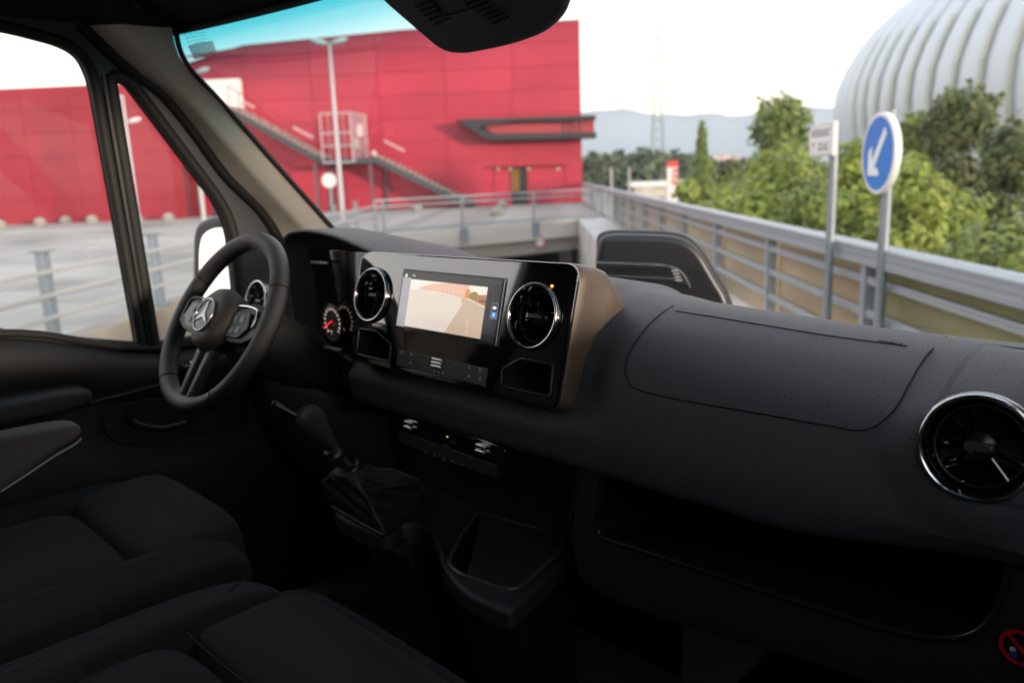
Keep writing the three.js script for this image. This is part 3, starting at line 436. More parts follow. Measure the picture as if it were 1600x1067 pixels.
{
  const a = Wd(1043, 290, 78), b = Wd(1058, 252, 78), t = thing('totem_sign', 'white and red advertising totem standing before the distant trees', 'sign', v3((a.x + b.x) / 2, -7, a.z), false), w = b.x - a.x, c = (a.x + b.x) / 2;
  part(t, 'column', [slab(c - w / 2, c + w / 2, -7, b.y - 0.55, a.z - 0.5, a.z)], mat(0.75, 0.72, 0.72, 0.5)); part(t, 'red_top', [slab(c - w / 2 - 0.01, c + w / 2 + 0.01, b.y - 0.55, b.y + 0.05, a.z - 0.51, a.z + 0.01)], mat(0.6, 0.05, 0.05, 0.5));
  for (let i = 0; i < 3; i++) part(t, 'red_panel', [slab(c - w * 0.1 + i * 0.05, c + w / 2, a.y + 0.1 + i * 0.55, a.y + 0.5 + i * 0.55, a.z, a.z + 0.03)], mat(0.6, 0.12, 0.12, 0.5));
}
{
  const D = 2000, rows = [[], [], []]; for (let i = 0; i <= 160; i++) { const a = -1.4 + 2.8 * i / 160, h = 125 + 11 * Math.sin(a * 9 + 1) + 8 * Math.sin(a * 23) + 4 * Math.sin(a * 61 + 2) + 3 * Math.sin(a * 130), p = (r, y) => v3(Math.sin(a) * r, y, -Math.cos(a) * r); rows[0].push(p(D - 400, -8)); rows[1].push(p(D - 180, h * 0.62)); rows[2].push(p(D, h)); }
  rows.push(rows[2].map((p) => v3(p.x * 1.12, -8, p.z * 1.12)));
  struct('hills', loft(rows), mat(0.26, 0.32, 0.39, 0.95));  // pale blue-grey puts part of the distance haze into the colour
  for (let k = 0; k < 3; k++) { const p = Wd(1120 + k * 16, 244 - (k % 2) * 2, 700), t = thing('apartment_block', ['hazy pale pink block of flats below the hills, left of three', 'hazy pale block of flats below the hills, middle of three', 'hazy pale pink block of flats below the hills, right of three'][k], 'building', v3(p.x, -7, p.z), false); part(t, 'wall', [slab(p.x - 4, p.x + 4, -7, p.y, p.z - 8, p.z)], mat(0.6, 0.45, 0.42, 0.8)); part(t, 'roof', [slab(p.x - 4.2, p.x + 4.2, p.y, p.y + 0.6, p.z - 8.2, p.z + 0.2)], mat(0.35, 0.2, 0.16, 0.8)); }
}
// ================================================================== THE VAN (all in the van's own axes)
const smooth = (a, b, x) => { const t = Math.min(1, Math.max(0, (x - a) / (b - a))); return t * t * (3 - 2 * t); };
const Vd = (px, py, depth) => EYEV.clone().addScaledVector(v3((px - 800) / FPX, -(py - 533.5) / FPX, -1).applyQuaternion(camera.quaternion).transformDirection(VINV), depth * Math.hypot((px - 800) / FPX, (py - 533.5) / FPX, 1));
function pillow(c, h, e = 0.35, rot) {                              // a superellipsoid cushion with half sizes h
  const sg = (x, p) => Math.sign(x) * Math.pow(Math.abs(x), p);
  const g = surf((u, v) => { const a = u * 2 * Math.PI, b = (v - 0.5) * Math.PI; return v3(h[0] * sg(Math.cos(b), e) * sg(Math.cos(a), e), h[1] * sg(Math.sin(b), 0.6), h[2] * sg(Math.cos(b), e) * sg(Math.sin(a), e)); }, 72, 30);
  if (rot) g.rotateX(rot[0]).rotateY(rot[1]).rotateZ(rot[2]); return g.translate(...c);
}
// ------------------------------------------------------------------ body shell, roof, pillars, windscreen
const van = thing('van', 'dark van interior shell with beige windscreen pillar, black roof lining and tinted windscreen', 'van', v3(0, 0, 0.3), true);
const glassPx = [[268, 44], [273, 72], [286, 101], [330, 149], [375, 199], [420, 250], [470, 306], [520, 362], [548, 393], [585, 436]];
const G = line(glassPx.map((p, i) => V(...p, 'x', -0.77)), 28);
const ridge = line([[190, 38], [228, 77], [249, 103], [306, 171], [340, 210], [370, 246], [422, 302], [474, 360], [505, 396], [540, 440]].map((p) => V(...p, 'x', -0.80)), 28);
const seal = line([[128, 40], [200, 108], [249, 142], [306, 210], [330, 244], [356, 278], [409, 331], [438, 377], [452, 410], [470, 450]].map((p) => V(...p, 'x', -0.862)), 28);
{
  const rows = []; for (let k = 0; k <= 12; k++) { const t = k / 12, row = G.map((g, i) => { const a = g.clone().lerp(ridge[i], Math.min(1, t * 2)), b = ridge[i].clone().lerp(seal[i], Math.max(0, t * 2 - 1)); const p = t < 0.5 ? a : b; return p; }); rows.push(row); }
  part(van, 'pillar_trim', [loft(rows)], M.pillar);
  part(van, 'glass_seal', [tube(G.map((p) => p.clone().add(v3(0.004, 0, -0.006))), 0.006, false, 8, 60)], M.rubber);
  part(van, 'door_seal', [tube(seal.map((p) => p.clone().add(v3(0.002, 0, 0.004))), 0.014, false, 10, 60), tube(seal.map((p) => p.clone().add(v3(-0.014, -0.012, 0.018))), 0.01, false, 8, 60)], M.rubber);
}
const bulge = (u) => 4 * u * (1 - u);
const wsTop = G[0], wsPt = (u, v) => { const i = Math.min(27, v * 27), a = G[Math.floor(i)], b = G[Math.min(27, Math.floor(i) + 1)], p = a.clone().lerp(b, i - Math.floor(i)); return v3(-0.85 + u * 1.74, p.y + 0.012 * bulge(u) * (1 - v), p.z - 0.006 - 0.13 * bulge(u)); };
{
  const n = 128, data = new Uint8Array(4 * n * 4);
  for (let y = 0; y < n; y++) { const v = 1 - y / n, k = 1 - smooth(0.0, 0.27, v), c = [1 - 0.96 * k, 1 - 0.62 * k, 1 - 0.53 * k].map((x) => Math.round(x * 255)); for (let x = 0; x < 4; x++) data.set([...c, 255], (y * 4 + x) * 4); }
  const t = new THREE.DataTexture(data, 4, n); t.magFilter = t.minFilter = THREE.LinearFilter; t.needsUpdate = true;
  const ws = new THREE.MeshPhysicalMaterial({ transmission: 0.996, thickness: 0, roughness: 0, ior: 1.5, map: t, side: THREE.DoubleSide });
  const g = surf(wsPt, 36, 40), uv = g.attributes.uv; let k = 0; for (let i = 0; i <= 36; i++) for (let j = 0; j <= 40; j++, k++) uv.setXY(k, i / 36, 1 - j / 40);
  part(van, 'windscreen', [g], ws);
  const top = []; for (let i = 0; i <= 24; i++) top.push(wsPt(i / 24, 0)); const hdr = [top, top.map((p) => p.clone().add(v3(0, 0.03, 0.035))), top.map((p) => v3(p.x * 1.1, 2.13, 0.25)), top.map((p) => v3(p.x * 1.14, 2.15, 0.7)), top.map((p) => v3(p.x * 1.14, 2.15, 1.55))];
  part(van, 'roof_lining', [loft(hdr)], M.liner);
  part(van, 'header_edge', [tube(top.map((p) => p.clone().add(v3(0, -0.004, 0.008))), 0.008, false, 8, 60)], M.rubber);
  // corner between door frame, pillar and roof
  const c0 = line([G[0].clone().add(v3(0, 0, 0.01)), ridge[0], seal[0]], 8), c1 = c0.map((p, i) => v3(-0.8 - 0.09 * i / 7, 2.14, 0.3));
  part(van, 'corner_trim', [loft([c0, c0.map((p, i) => p.clone().lerp(c1[i], 0.5).add(v3(0, 0.012, 0))), c1]), surf((u, v) => v3(-0.87 + 0.11 * Math.sin(v * 1.57), 2.02 + 0.13 * v, 0.2 + u * 1.35), 10, 8)], M.liner);
  { const o = G.map((p) => p.clone().add(v3(-0.004, 0.004, 0.002))); part(van, 'glass_border', [loft([o, o.map((p) => p.clone().add(v3(-0.05, 0.01, -0.008))), o.map((p) => p.clone().add(v3(-0.12, 0.03, 0.03)))]), loft([[...top.map((p) => p.clone().add(v3(0, 0.002, 0.004)))], top.map((p) => p.clone().add(v3(0, 0.07, 0.03)))]), box(v3(-0.9, 2.12, 0.06), [0.24, 0.12, 0.1], 0.02)], M.rubber); }
  part(van, 'roof_corner', [box(v3(-0.86, 2.14, 0.2), [0.2, 0.13, 0.3], 0.04, 4)], M.liner);
  part(van, 'roof_skin', [box(v3(0.03, 2.2, 0.8), [2.0, 0.05, 1.7], 0.02)], M.bodygrey);
  part(van, 'bulkhead', [box(v3(0.03, 1.4, 1.6), [2.1, 1.7, 0.06], 0.01)], M.liner);
  part(van, 'floor_pan', [box(v3(0.03, 0.58, 0.5), [2.1, 0.08, 2.3], 0.01)], M.carpet);
  part(van, 'firewall', [box(v3(0.03, 1.0, -0.55), [1.9, 0.85, 0.05], 0.01), box(v3(-0.93, 1.0, -0.35), [0.08, 0.9, 0.45], 0.01)], M.black);
  part(van, 'right_pillar_trim', [bar(v3(0.98, 2.06, 0.06), v3(0.98, 1.4, -0.44), 0.2, 0.05, v3(0, 0.6, 0.8), 0.02)], M.pillar);
  // right-hand door with its window, unseen behind the view; sill shaped to trim sunbeam
  part(van, 'passenger_door', [box(v3(1.1, 1.08, 0.4), [0.08, 0.98, 1.9], 0.02), box(v3(1.1, 1.75, 1.35), [0.1, 0.8, 0.5], 0.02), bar(v3(1.08, 2.06, 0.1), v3(1.08, 1.42, -0.45), 0.06, 0.09), bar(v3(1.08, 2.1, 0.05), v3(1.08, 2.1, 1.4), 0.08, 0.12)], M.dark);
  part(van, 'bonnet', [surf((u, v) => v3(-0.9 + 1.85 * u, 1.34 - 0.27 * v - 0.1 * v * v - 0.06 * Math.pow(2 * u - 1, 2), -0.5 - 1.05 * v), 20, 14), box(v3(0.03, 0.75, -1.45), [1.85, 0.5, 0.2], 0.08)], M.bodygrey);
  // printed glass label in the top corner: faint lines and a pale hatched field
  const ct = canvasTex(256, 256, (x) => { x.clearRect(0, 0, 256, 256); x.fillStyle = 'rgba(20,90,110,0.55)'; for (let r = 0; r < 3; r++) for (let i = 0; i < 9; i++) x.fillRect(20 + i * 22 + (r * 7) % 9, 14 + r * 26, 8 + ((i * 7 + r * 5) % 11), 9); x.fillStyle = 'rgba(240,244,248,0.65)'; x.fillRect(10, 130, 236, 112); x.fillStyle = 'rgba(90,120,130,0.4)'; for (let i = 0; i < 6; i++) x.fillRect(20, 100 + i * 24, 200 - (i * 37) % 60, 7); });
  const q = [[283, 52], [326, 44], [345, 88], [304, 97]].map(([x, y]) => { const r = rayV(x, y); let best, bd = 9; for (let i = 0; i <= 60; i++) for (let j = 0; j <= 60; j++) { const p = wsPt(i / 240, j / 150), d = p.clone().sub(EYEV), c = d.normalize().dot(r); if (1 - c < bd) { bd = 1 - c; best = p; } } return best.clone().add(v3(0.001, 0.002, 0.004)); });
  const lg = new THREE.BufferGeometry(); lg.setAttribute('position', new THREE.Float32BufferAttribute(q.flatMap((p) => p.toArray()), 3)); lg.setAttribute('uv', new THREE.Float32BufferAttribute([0, 1, 1, 1, 1, 0, 0, 0], 2)); lg.setIndex([0, 2, 1, 0, 3, 2]); lg.computeVertexNormals();
  part(van, 'glass_label', [lg], new THREE.MeshPhysicalMaterial({ map: ct, transparent: true, roughness: 0.6, side: THREE.DoubleSide }));
}
// ------------------------------------------------------------------ overhead console
{
  const n = v3(0, 0.869, -0.495), P = plane(v3(0.015, 1.957, -0.03), v3(1, 0, 0), v3(0, -0.495, -0.869)), t = thing('overhead_console', 'black overhead console with fine slots hanging from the top of the windscreen', 'console', P.o, true);
  const pts = [[500, -95], [590, 0], [640, 43], [688, 84], [725, 90], [800, 76], [858, 55], [888, 22], [880, -12], [850, -90]].map(([x, y]) => onP(P, x, y));
  part(t, 'housing', [plate(P, roundPoly(pts, [0.01, 0.05, 0.05, 0.03, 0.03, 0.05, 0.035, 0.03, 0.03, 0.01]), 0, 0.07, 0.014, 5)], M.dark);
  const slot = (x, y, dx, dy, m) => { for (let i = 0; i < m; i++) { const a = onP(P, x + dx * i, y + dy * i), b = onP(P, x + dx * i - 26, y + dy * i + 10); part(t, 'slot', [bar(atP(P, ...a, -0.001), atP(P, ...b, -0.001), 0.0022, 0.002)], M.seam); } };
  slot(756, -4, 8, 6, 6); slot(676, 0, 7, 7, 5);
  const s = [[668, -20], [690, 26], [734, 14], [712, -24]].map(([x, y]) => atP(P, ...onP(P, x, y), -0.0006)); part(t, 'panel_joint', [tube(s, 0.0008, false, 5, 40, 0.02)], M.seam);
}
// ------------------------------------------------------------------ driver's door with quarter window and wing mirror
{
  const t = thing('driver_door', 'black driver door with quarter window, armrest ledge and recessed door pull', 'door', v3(-0.88, 0.7, 0.5), true), P = plane(v3(-0.9, 0, 0), v3(0, 0, -1), v3(0, 1, 0));
  const zy = (a) => a.map(([z, y]) => [-z, y]);
  const outer = roundPoly(zy([[1.28, 0.7], [1.28, 2.12], [0.34, 2.12], [0.12, 2.07], [-0.16, 1.72], [-0.2, 1.2], [-0.2, 0.7]]), [0.01, 0.05, 0.1, 0.1, 0.1, 0.05, 0.05]);
  const main = zy([[0.98, 2.03], [0.34, 2.012], [0.21, 1.985], [0.187, 1.93], [0.163, 1.352], [0.3, 1.388], [0.46, 1.434], [0.55, 1.5], [0.68, 1.66], [0.98, 1.68]]), quarter = zy([[0.157, 1.935], [0.118, 1.925], [-0.062, 1.65], [-0.078, 1.585], [-0.078, 1.345], [0.137, 1.348]]);  // unseen rear sill raised to darken the reflection in the media panel
  const ms = roundPoly(main, [0.06, 0.04, 0.05, 0.04, 0.02, 0.06, 0.06, 0.06, 0.06, 0.05]), qs = roundPoly(quarter, [0.02, 0.02, 0.05, 0.03, 0.03, 0.01]);
  outer.holes.push(new THREE.Path(ms.getPoints(8)), new THREE.Path(qs.getPoints(8)));
  part(t, 'window_frame', [plate(P, outer, 0, 0.042, 0.004, 2)], M.bodygrey);
  const loop = (s, w) => { const p = s.getPoints(6).map(([...a]) => a); return s.getPoints(6).slice(0, -1).map((p) => atP(P, p.x, p.y, w)); };
  part(t, 'window_seal', [tube(loop(ms, 0.04), 0.0125, true, 8, 160, 0.1)], M.rubber);
  part(t, 'window_seal', [tube(loop(qs, 0.04), 0.0145, true, 8, 160, 0.1)], M.rubber);
  part(t, 'window_pane', [plate(P, ms, 0.02, 0.0001, 0)], M.glass); part(t, 'quarter_pane', [plate(P, qs, 0.02, 0.0001, 0)], M.glass);
  part(t, 'window_channel', [bar(v3(-0.852, 1.93, 0.172), v3(-0.852, 1.35, 0.151), 0.008, 0.006)], M.satin);
  // inner panel, shoulder, ledge, pull
  const sill = (z) => z < 0.16 ? 1.34 : z < 0.45 ? 1.345 + 0.085 * smooth(0.12, 0.46, z) : 1.43 + 0.03 * smooth(0.45, 1, z);
  part(t, 'door_panel', [surf((u, v) => { const z = -0.3 + 1.55 * u, s = sill(z), y = s - v * (s - 0.66), k = v * (s - 0.66); return v3(-0.868 + 0.03 * smooth(0, 0.02, k) + 0.018 * Math.sin(Math.min(1, k / 0.12) * Math.PI) + 0.01 * smooth(0.2, 0.3, k), y, z); }, 50, 50)], M.dark);
  const edge = []; for (let i = 0; i <= 12; i++) { const z = 0.0 + i * 0.09; edge.push(v3(-0.853, sill(z) + 0.002, z)); } part(t, 'sill_strip', [tube(edge, 0.009, false, 8, 80)], M.rubber);
  part(t, 'armrest_ledge', [pillow([-0.795, 1.29, 0.62], [0.055, 0.024, 0.315], 0.3)], M.dark);
  part(t, 'groove', [tube([v3(-0.828, 1.262, 0.9), v3(-0.826, 1.258, 0.5), v3(-0.824, 1.262, 0.27), v3(-0.826, 1.275, 0.05), v3(-0.828, 1.28, -0.1)], 0.006, false, 6, 60)], M.black);
  const Q = plane(v3(-0.833, 0, 0), v3(0, 0, -1), v3(0, 1, 0)), pocket = roundPoly([[156, 655], [168, 640], [225, 624], [380, 616], [394, 640], [372, 678], [250, 692], [172, 690]].map(([x, y]) => onP(Q, x, y)), 0.03);
  part(t, 'pull_recess', [plate(Q, pocket, 0, 0.006, 0.003)], M.black); part(t, 'recess_rim', [tube(pocket.getPoints(6).slice(0, -1).map((p) => atP(Q, p.x, p.y, 0.006)), 0.003, true, 6, 120, 0.1)], M.dark);
  const hd = [[192, 645], [205, 660], [245, 668], [285, 660]].map(([x, y]) => atP(Q, ...onP(Q, x, y), 0.012)); part(t, 'door_handle', [tube(hd, 0.009, false, 10, 40)], M.satin);
  const sw = V(298, 574, 'x', -0.8); part(t, 'window_switch', [box(sw, [0.03, 0.02, 0.045], 0.006)], M.satin); part(t, 'switch_tip', [box(sw.clone().add(v3(0.008, 0.012, 0)), [0.012, 0.008, 0.014], 0.003)], M.chrome);
  // wing mirror
  const mo = V(330, 410, 'x', -1.08), MP = plane(mo, v3(0.93, 0, -0.36), v3(-0.04, 0.99, -0.12)), mp = (a) => a.map(([x, y]) => onP(MP, x, y));
  const hs = part(t, 'mirror_housing', [plate(MP, roundPoly(mp([[294, 560], [295, 352], [318, 337], [366, 337], [374, 560]]), [0.02, 0.05, 0.04, 0.03, 0.02]), -0.12, 0.115, 0.02, 5), bar(v3(-0.86, 1.3, -0.05), mo.clone().add(v3(0.02, -0.15, -0.06)), 0.06, 0.05)], M.satin);
  part(hs, 'mirror_glass', [plate(MP, roundPoly(mp([[308, 548], [309, 372], [327, 356], [370, 354], [372, 548]]), [0.015, 0.05, 0.03, 0.03, 0.015]), -0.006, 0.003, 0.001)], M.mirror);
}
// ------------------------------------------------------------------ dashboard
const dash = thing('dashboard', 'dark grey grained dashboard with glossy media panel and round chrome vents', 'dashboard', v3(0, 1.3, 0), true);
const dprof = line([[1.33, -0.12], [1.305, -0.05], [1.292, -0.012], [1.3, 0.003], [1.325, 0.012], [1.36, 0.015], [1.4, 0.009], [1.43, 0], [1.47, -0.022], [1.5, -0.055], [1.517, -0.095], [1.5245, -0.14], [1.522, -0.18], [1.505, -0.25], [1.46, -0.33], [1.4, -0.42]].map(([y, z]) => v3(0, y, z)), 200);
const dz = (x, y) => { const r = Math.hypot(x - 0.763, y - 1.44); return 0.012 * (1 - smooth(0.048, 0.1, r)) - 0.07 * (1 - smooth(0.041, 0.0475, r)); };
const dashPt = (x, s) => { const i = Math.min(198, s * 199), a = dprof[Math.floor(i)], b = dprof[Math.floor(i) + 1], p = a.clone().lerp(b, i - Math.floor(i)); const lift = 0.035 * smooth(0.55, 0.82, x) * (1 - smooth(1.3, 1.36, p.y)); return v3(x, p.y + lift - 0.05 * (x - 0.2) * smooth(1.42, 1.52, p.y) , p.z - (0.022 * (1 - smooth(0.28, 0.36, x)) + 0.05 * (1 - smooth(0.2, 0.27, x))) * smooth(1.345, 1.41, p.y) + dz(x, p.y) - 0.03 * smooth(0.82, 0.95, x)); };
const dashN = (x, s) => { const a = dashPt(x + 0.002, s).sub(dashPt(x - 0.002, s)), b = dashPt(x, Math.min(1, s + 0.004)).sub(dashPt(x, s - 0.004)); return a.cross(b).normalize(); };
const onDash = (px, py, off = 0) => {                               // the dash surface's point on a sight line, lifted along the normal
  const r = rayV(px, py); let best, bd = 9; for (let k = 0; k < 2; k++) { const cx = best?.[0] ?? 0.45, cs = best?.[1] ?? 0.45, wx = k ? 0.02 : 0.55, ws = k ? 0.02 : 0.32; const seedB = best; for (let i = 0; i <= 60; i++) for (let j = 0; j <= 60; j++) { const x = cx + (i / 30 - 1) * wx, s = Math.max(0.02, cs + (j / 30 - 1) * ws); const d = dashPt(x, s).sub(EYEV).normalize(), e = 1 - d.dot(r); if (e < bd) { bd = e; best = [x, s]; } } }
  return dashPt(...best).addScaledVector(dashN(...best), off);
};
part(dash, 'dash_pad', [surf((u, v) => dashPt(-0.27 + 1.33 * u, v), 390, 150)], M.dash);
{ // left shoulder, behind and beside the wheel
  part(dash, 'left_shoulder', [surf((u, v) => { const x = -0.88 + 0.62 * u, p = dprof[Math.round(v * 199)]; return v3(x, p.y - 0.13, p.z - 0.1); }, 30, 60)], M.dark);
  part(dash, 'lower_left_panel', [surf((u, v) => v3(-0.88 + 0.62 * u, 1.25 - 0.42 * v, -0.06 - 0.2 * v * v), 12, 12)], M.dark);
}
// airbag cover: joint, fold line, raised lettering
{
  const J = [[1052, 478], [1025, 497], [1000, 525], [981, 558], [977, 580], [985, 601], [1005, 611], [1060, 624], [1200, 648], [1300, 666], [1338, 672], [1368, 666], [1398, 640], [1420, 604], [1440, 568], [1458, 546], [1480, 526]].map(([x, y]) => onDash(x, y, 0.0002));
  part(dash, 'airbag_joint', [tube(J, 0.0011, false, 6, 220)], M.seam);
  part(dash, 'fold_line', [tube([[1056, 486], [1120, 496], [1200, 509], [1300, 525], [1418, 541]].map(([x, y]) => onDash(x, y, 0.0001)), 0.0008, false, 5, 90)], M.seam);
  const { FontLoader } = await import('three/addons/loaders/FontLoader.js'), { TextGeometry } = await import('three/addons/geometries/TextGeometry.js');
  const font = await new FontLoader().loadAsync('fonts/droid/droid_sans_bold.typeface.json');
  const tg = new TextGeometry('AIRBAG', { font, size: 0.0052, depth: 0.0006, curveSegments: 3 }), o = onDash(1372, 533), ex = onDash(1416, 540).sub(o).normalize(), r = o.clone().sub(onDash(1372, 540)).normalize(), nn = ex.clone().cross(r).normalize();
  tg.applyMatrix4(new THREE.Matrix4().makeBasis(ex, nn.clone().cross(ex), nn).setPosition(o)); part(dash, 'airbag_lettering', [tg], M.dark);
  const edge = []; for (let i = 0; i <= 30; i++) { const x = 0.12 + i * 0.026, p = dashPt(x, 0.83); edge.push(p.add(v3(0, 0.0015, 0))); } part(dash, 'windscreen_gap', [tube(edge, 0.0035, false, 6, 60)], M.rubber);
  const k = dashPt(0.72, 0.8); part(dash, 'dash_clip', [box(k.add(v3(0, 0.004, 0)), [0.045, 0.008, 0.012], 0.003)], M.black);
}
// round vents
function vent(parent, P, R, bar_ = true, nb = 12) {
  const t = part(parent, 'air_vent', [lathe(P, [[R + 0.0035, -0.004], [R + 0.0035, 0.004], [R * 0.985, 0.0075], [R * 0.95, 0.004], [R * 0.86, -0.012], [R * 0.8, -0.026], [R * 0.2, -0.034], [0, -0.034]], 72)], M.gloss);
  part(t, 'chrome_ring', [ring(P, R, 0.0021, 0.0062, 96)], M.chrome);
  part(t, 'inner_ring', [ring(P, R * 0.8, 0.0011, -0.009, 72)], M.satin);
  for (let i = 0; i < nb; i++) { const a = (i + 0.35) / nb * 2 * Math.PI, d = [Math.cos(a), Math.sin(a)]; part(t, 'blade', [bar(atP(P, d[0] * R * 0.3, d[1] * R * 0.3, -0.013), atP(P, d[0] * R * 0.79, d[1] * R * 0.79, -0.013), 0.0012, 0.011, P.n.clone().addScaledVector(P.ex, -d[1] * 0.5).addScaledVector(P.ey, d[0] * 0.5))], M.gloss); }
  const s = roundPoly([[-R * 0.26, -R * 0.085], [R * 0.26, -R * 0.085], [R * 0.26, R * 0.085], [-R * 0.26, R * 0.085]], R * 0.085);
  part(t, 'hub', [lathe(P, [[0, -0.009], [R * 0.26, -0.011], [R * 0.3, -0.02]], 32)], M.satin);
  part(t, 'knob', [plate(P, s, -0.009, 0.011, 0.002, 3)], mat(0.03, 0.03, 0.033, 0.3));
  return t;
}
{ const c = V(1529, 699, 'z', 0.012); const P = plane(c, v3(0.995, 0, -0.08), v3(0.0, 0.98, -0.16)); vent(dash, P, 0.0475); }
{ const c = V(403, 470, 'x', -0.74); vent(dash, plane(c, v3(1, 0, 0), v3(0, 0.97, -0.24)), 0.045); }
// ------------------------------------------------------------------ media panel
const FP = plane(v3(0.02, 1.48, 0), v3(1, 0, 0), v3(0, Math.cos(15 * RAD), -Math.sin(15 * RAD)));
{
  const h = (a) => a.map(([x, y]) => onP(FP, x, y)), quad = h([[564, 392], [906, 412], [869, 642], [547, 562]]);
  const s = roundPoly(quad, [0.03, 0.026, 0.02, 0.012]);
  const lp = h([[561, 513], [588, 517], [611, 538], [608, 566], [557, 553]]), rp = h([[815, 560], [865, 569], [860, 620], [783, 603], [785, 577]]), ls = roundPoly(lp, 0.006), rs = roundPoly(rp, 0.006);
  const c1 = onP(FP, 583, 461), c2 = onP(FP, 835, 494), R = 0.0455;
  for (const c of [c1, c2]) s.holes.push(new THREE.Path(new THREE.Path().absarc(c[0], c[1], R + 0.001, 0, Math.PI * 2, true).getPoints(32)));
  for (const q of [ls, rs]) s.holes.push(new THREE.Path(q.getPoints(5)));
  const t = part(dash, 'media_panel', [plate(FP, s, -0.03, 0.03, 0.003, 4, 24)], M.gloss);
  // surround that flares back into the dashboard
  const ol = roundPoly(quad, [0.03, 0.026, 0.02, 0.012]).getPoints(10), cx = 0.01, cy = 0, ringAt = (e, w, dy = 0) => ol.concat([ol[0]]).map((p) => { const d = Math.hypot(p.x - cx, p.y - cy); return atP(FP, p.x + Math.sign(p.x - cx) * Math.min(1, Math.abs(p.x - cx) / 0.12) * e, p.y + Math.sign(p.y - cy) * Math.min(1, Math.abs(p.y - cy) / 0.06) * e * 0.5 + dy, w); });
  part(dash, 'panel_surround', [loft([ringAt(-0.001, -0.004), ringAt(0.002, -0.008), ringAt(0.004, -0.02), ringAt(0.007, -0.04, -0.001), ringAt(0.012, -0.056, -0.006), ringAt(0.015, -0.075, -0.022), ringAt(0.019, -0.1, -0.05), ringAt(0.024, -0.14, -0.1)])], M.surround);
  for (const [q, n] of [[ls, 'left'], [rs, 'right']]) { part(t, 'pocket', [plate(FP, q, -0.05, 0.004, 0)], M.black); part(t, 'pocket_rim', [tube(q.getPoints(5).slice(0, -1).map((p) => atP(FP, p.x, p.y, 0.0006)), 0.0016, true, 6, 90, 0.1)], M.satin); part(t, 'pocket_wall', [loft([-0.046, -0.002].map((w) => { const a = q.getPoints(5), mx = a.reduce((s, p) => s + p.x, 0) / a.length, my = a.reduce((s, p) => s + p.y, 0) / a.length; return [...a, a[0]].map((p) => atP(FP, p.x + (mx - p.x) * 0.04, p.y + (my - p.y) * 0.05, w)); }))], M.seam); }
  vent(dash, plane(atP(FP, ...c1), FP.ex, FP.ey), R); vent(dash, plane(atP(FP, ...c2), FP.ex, FP.ey), R);
  // screen
  const bz = h([[632, 421], [792, 434], [776, 540], [618, 512]]), bx0 = (bz[0][0] + bz[3][0]) / 2, bx1 = (bz[1][0] + bz[2][0]) / 2, by0 = (bz[2][1] + bz[3][1]) / 2, by1 = (bz[0][1] + bz[1][1]) / 2;
  part(t, 'screen_bezel', [plate(FP, roundPoly([[bx0, by0], [bx1, by0], [bx1, by1], [bx0, by1]], 0.003), 0.0002, 0.0022, 0.0006)], mat(0.006, 0.006, 0.009, 0.12));
  part(t, 'bezel_trim', [bar(atP(FP, bx0, by0, 0.002), atP(FP, bx1, by0, 0.002), 0.0016, 0.0012), bar(atP(FP, bx1, by0, 0.002), atP(FP, bx1, by1, 0.002), 0.0012, 0.001)], mat(0.45, 0.46, 0.48, 0.3, { metal: 1 }));
  const shot = canvasTex(640, 400, (x, w, hh) => {
    x.fillStyle = '#2a2724'; x.fillRect(0, 0, w, hh); x.fillStyle = '#17161f'; x.fillRect(565, 30, 75, 370); x.fillStyle = '#a3a4a7'; x.fillRect(0, 42, 60, 358);
    let g = x.createLinearGradient(0, 60, 0, 400); g.addColorStop(0, '#f2dcc8'); g.addColorStop(0.25, '#e2d3c4'); g.addColorStop(1, '#dfd2c5'); x.fillStyle = g; x.fillRect(60, 52, 500, 340);
    x.save(); x.beginPath(); x.rect(60, 52, 500, 340); x.clip();
    x.fillStyle = '#f6e9da'; x.fillRect(60, 52, 500, 70); x.fillStyle = '#eab39d'; x.beginPath(); x.moveTo(125, 108); x.quadraticCurveTo(200, 62, 330, 52); x.lineTo(450, 52); x.lineTo(450, 150); x.quadraticCurveTo(300, 110, 125, 116); x.fill();
    x.strokeStyle = 'rgba(245,225,205,0.8)'; x.lineWidth = 2; for (let i = 0; i < 12; i++) { x.beginPath(); x.moveTo(150 + i * 26, 60); x.lineTo(150 + i * 25, 124); x.stroke(); } for (let i = 0; i < 4; i++) { x.beginPath(); x.moveTo(150, 70 + i * 15); x.lineTo(440, 74 + i * 16); x.stroke(); }
    x.fillStyle = '#f3e7da'; x.fillRect(450, 52, 110, 60); x.fillStyle = '#e58e4a'; x.beginPath(); x.moveTo(432, 78); x.lineTo(462, 84); x.lineTo(460, 140); x.lineTo(430, 138); x.fill(); x.fillStyle = '#8d8440'; x.beginPath(); x.moveTo(452, 134); x.quadraticCurveTo(462, 88, 490, 92); x.quadraticCurveTo(515, 92, 512, 140); x.lineTo(480, 150); x.fill(); x.fillStyle = '#b87a52'; x.beginPath(); x.moveTo(505, 110); x.lineTo(560, 104); x.lineTo(560, 180); x.lineTo(490, 152); x.fill(); x.fillStyle = '#7a5b45'; x.fillRect(520, 138, 40, 20);
    x.fillStyle = '#c9b099'; x.beginPath(); x.moveTo(410, 138); x.quadraticCurveTo(480, 150, 560, 190); x.lineTo(560, 400); x.lineTo(330, 400); x.lineTo(420, 190); x.fill(); x.fillStyle = 'rgba(150,128,110,0.5)'; for (let i = 0; i < 16; i++) x.fillRect(130 + i * 18, 112 + Math.abs(i - 6) * 1.2, 10, 5); x.strokeStyle = 'rgba(240,225,205,0.8)'; x.lineWidth = 4; x.beginPath(); x.moveTo(462, 280); x.quadraticCurveTo(480, 320, 470, 380); x.stroke(); x.restore();
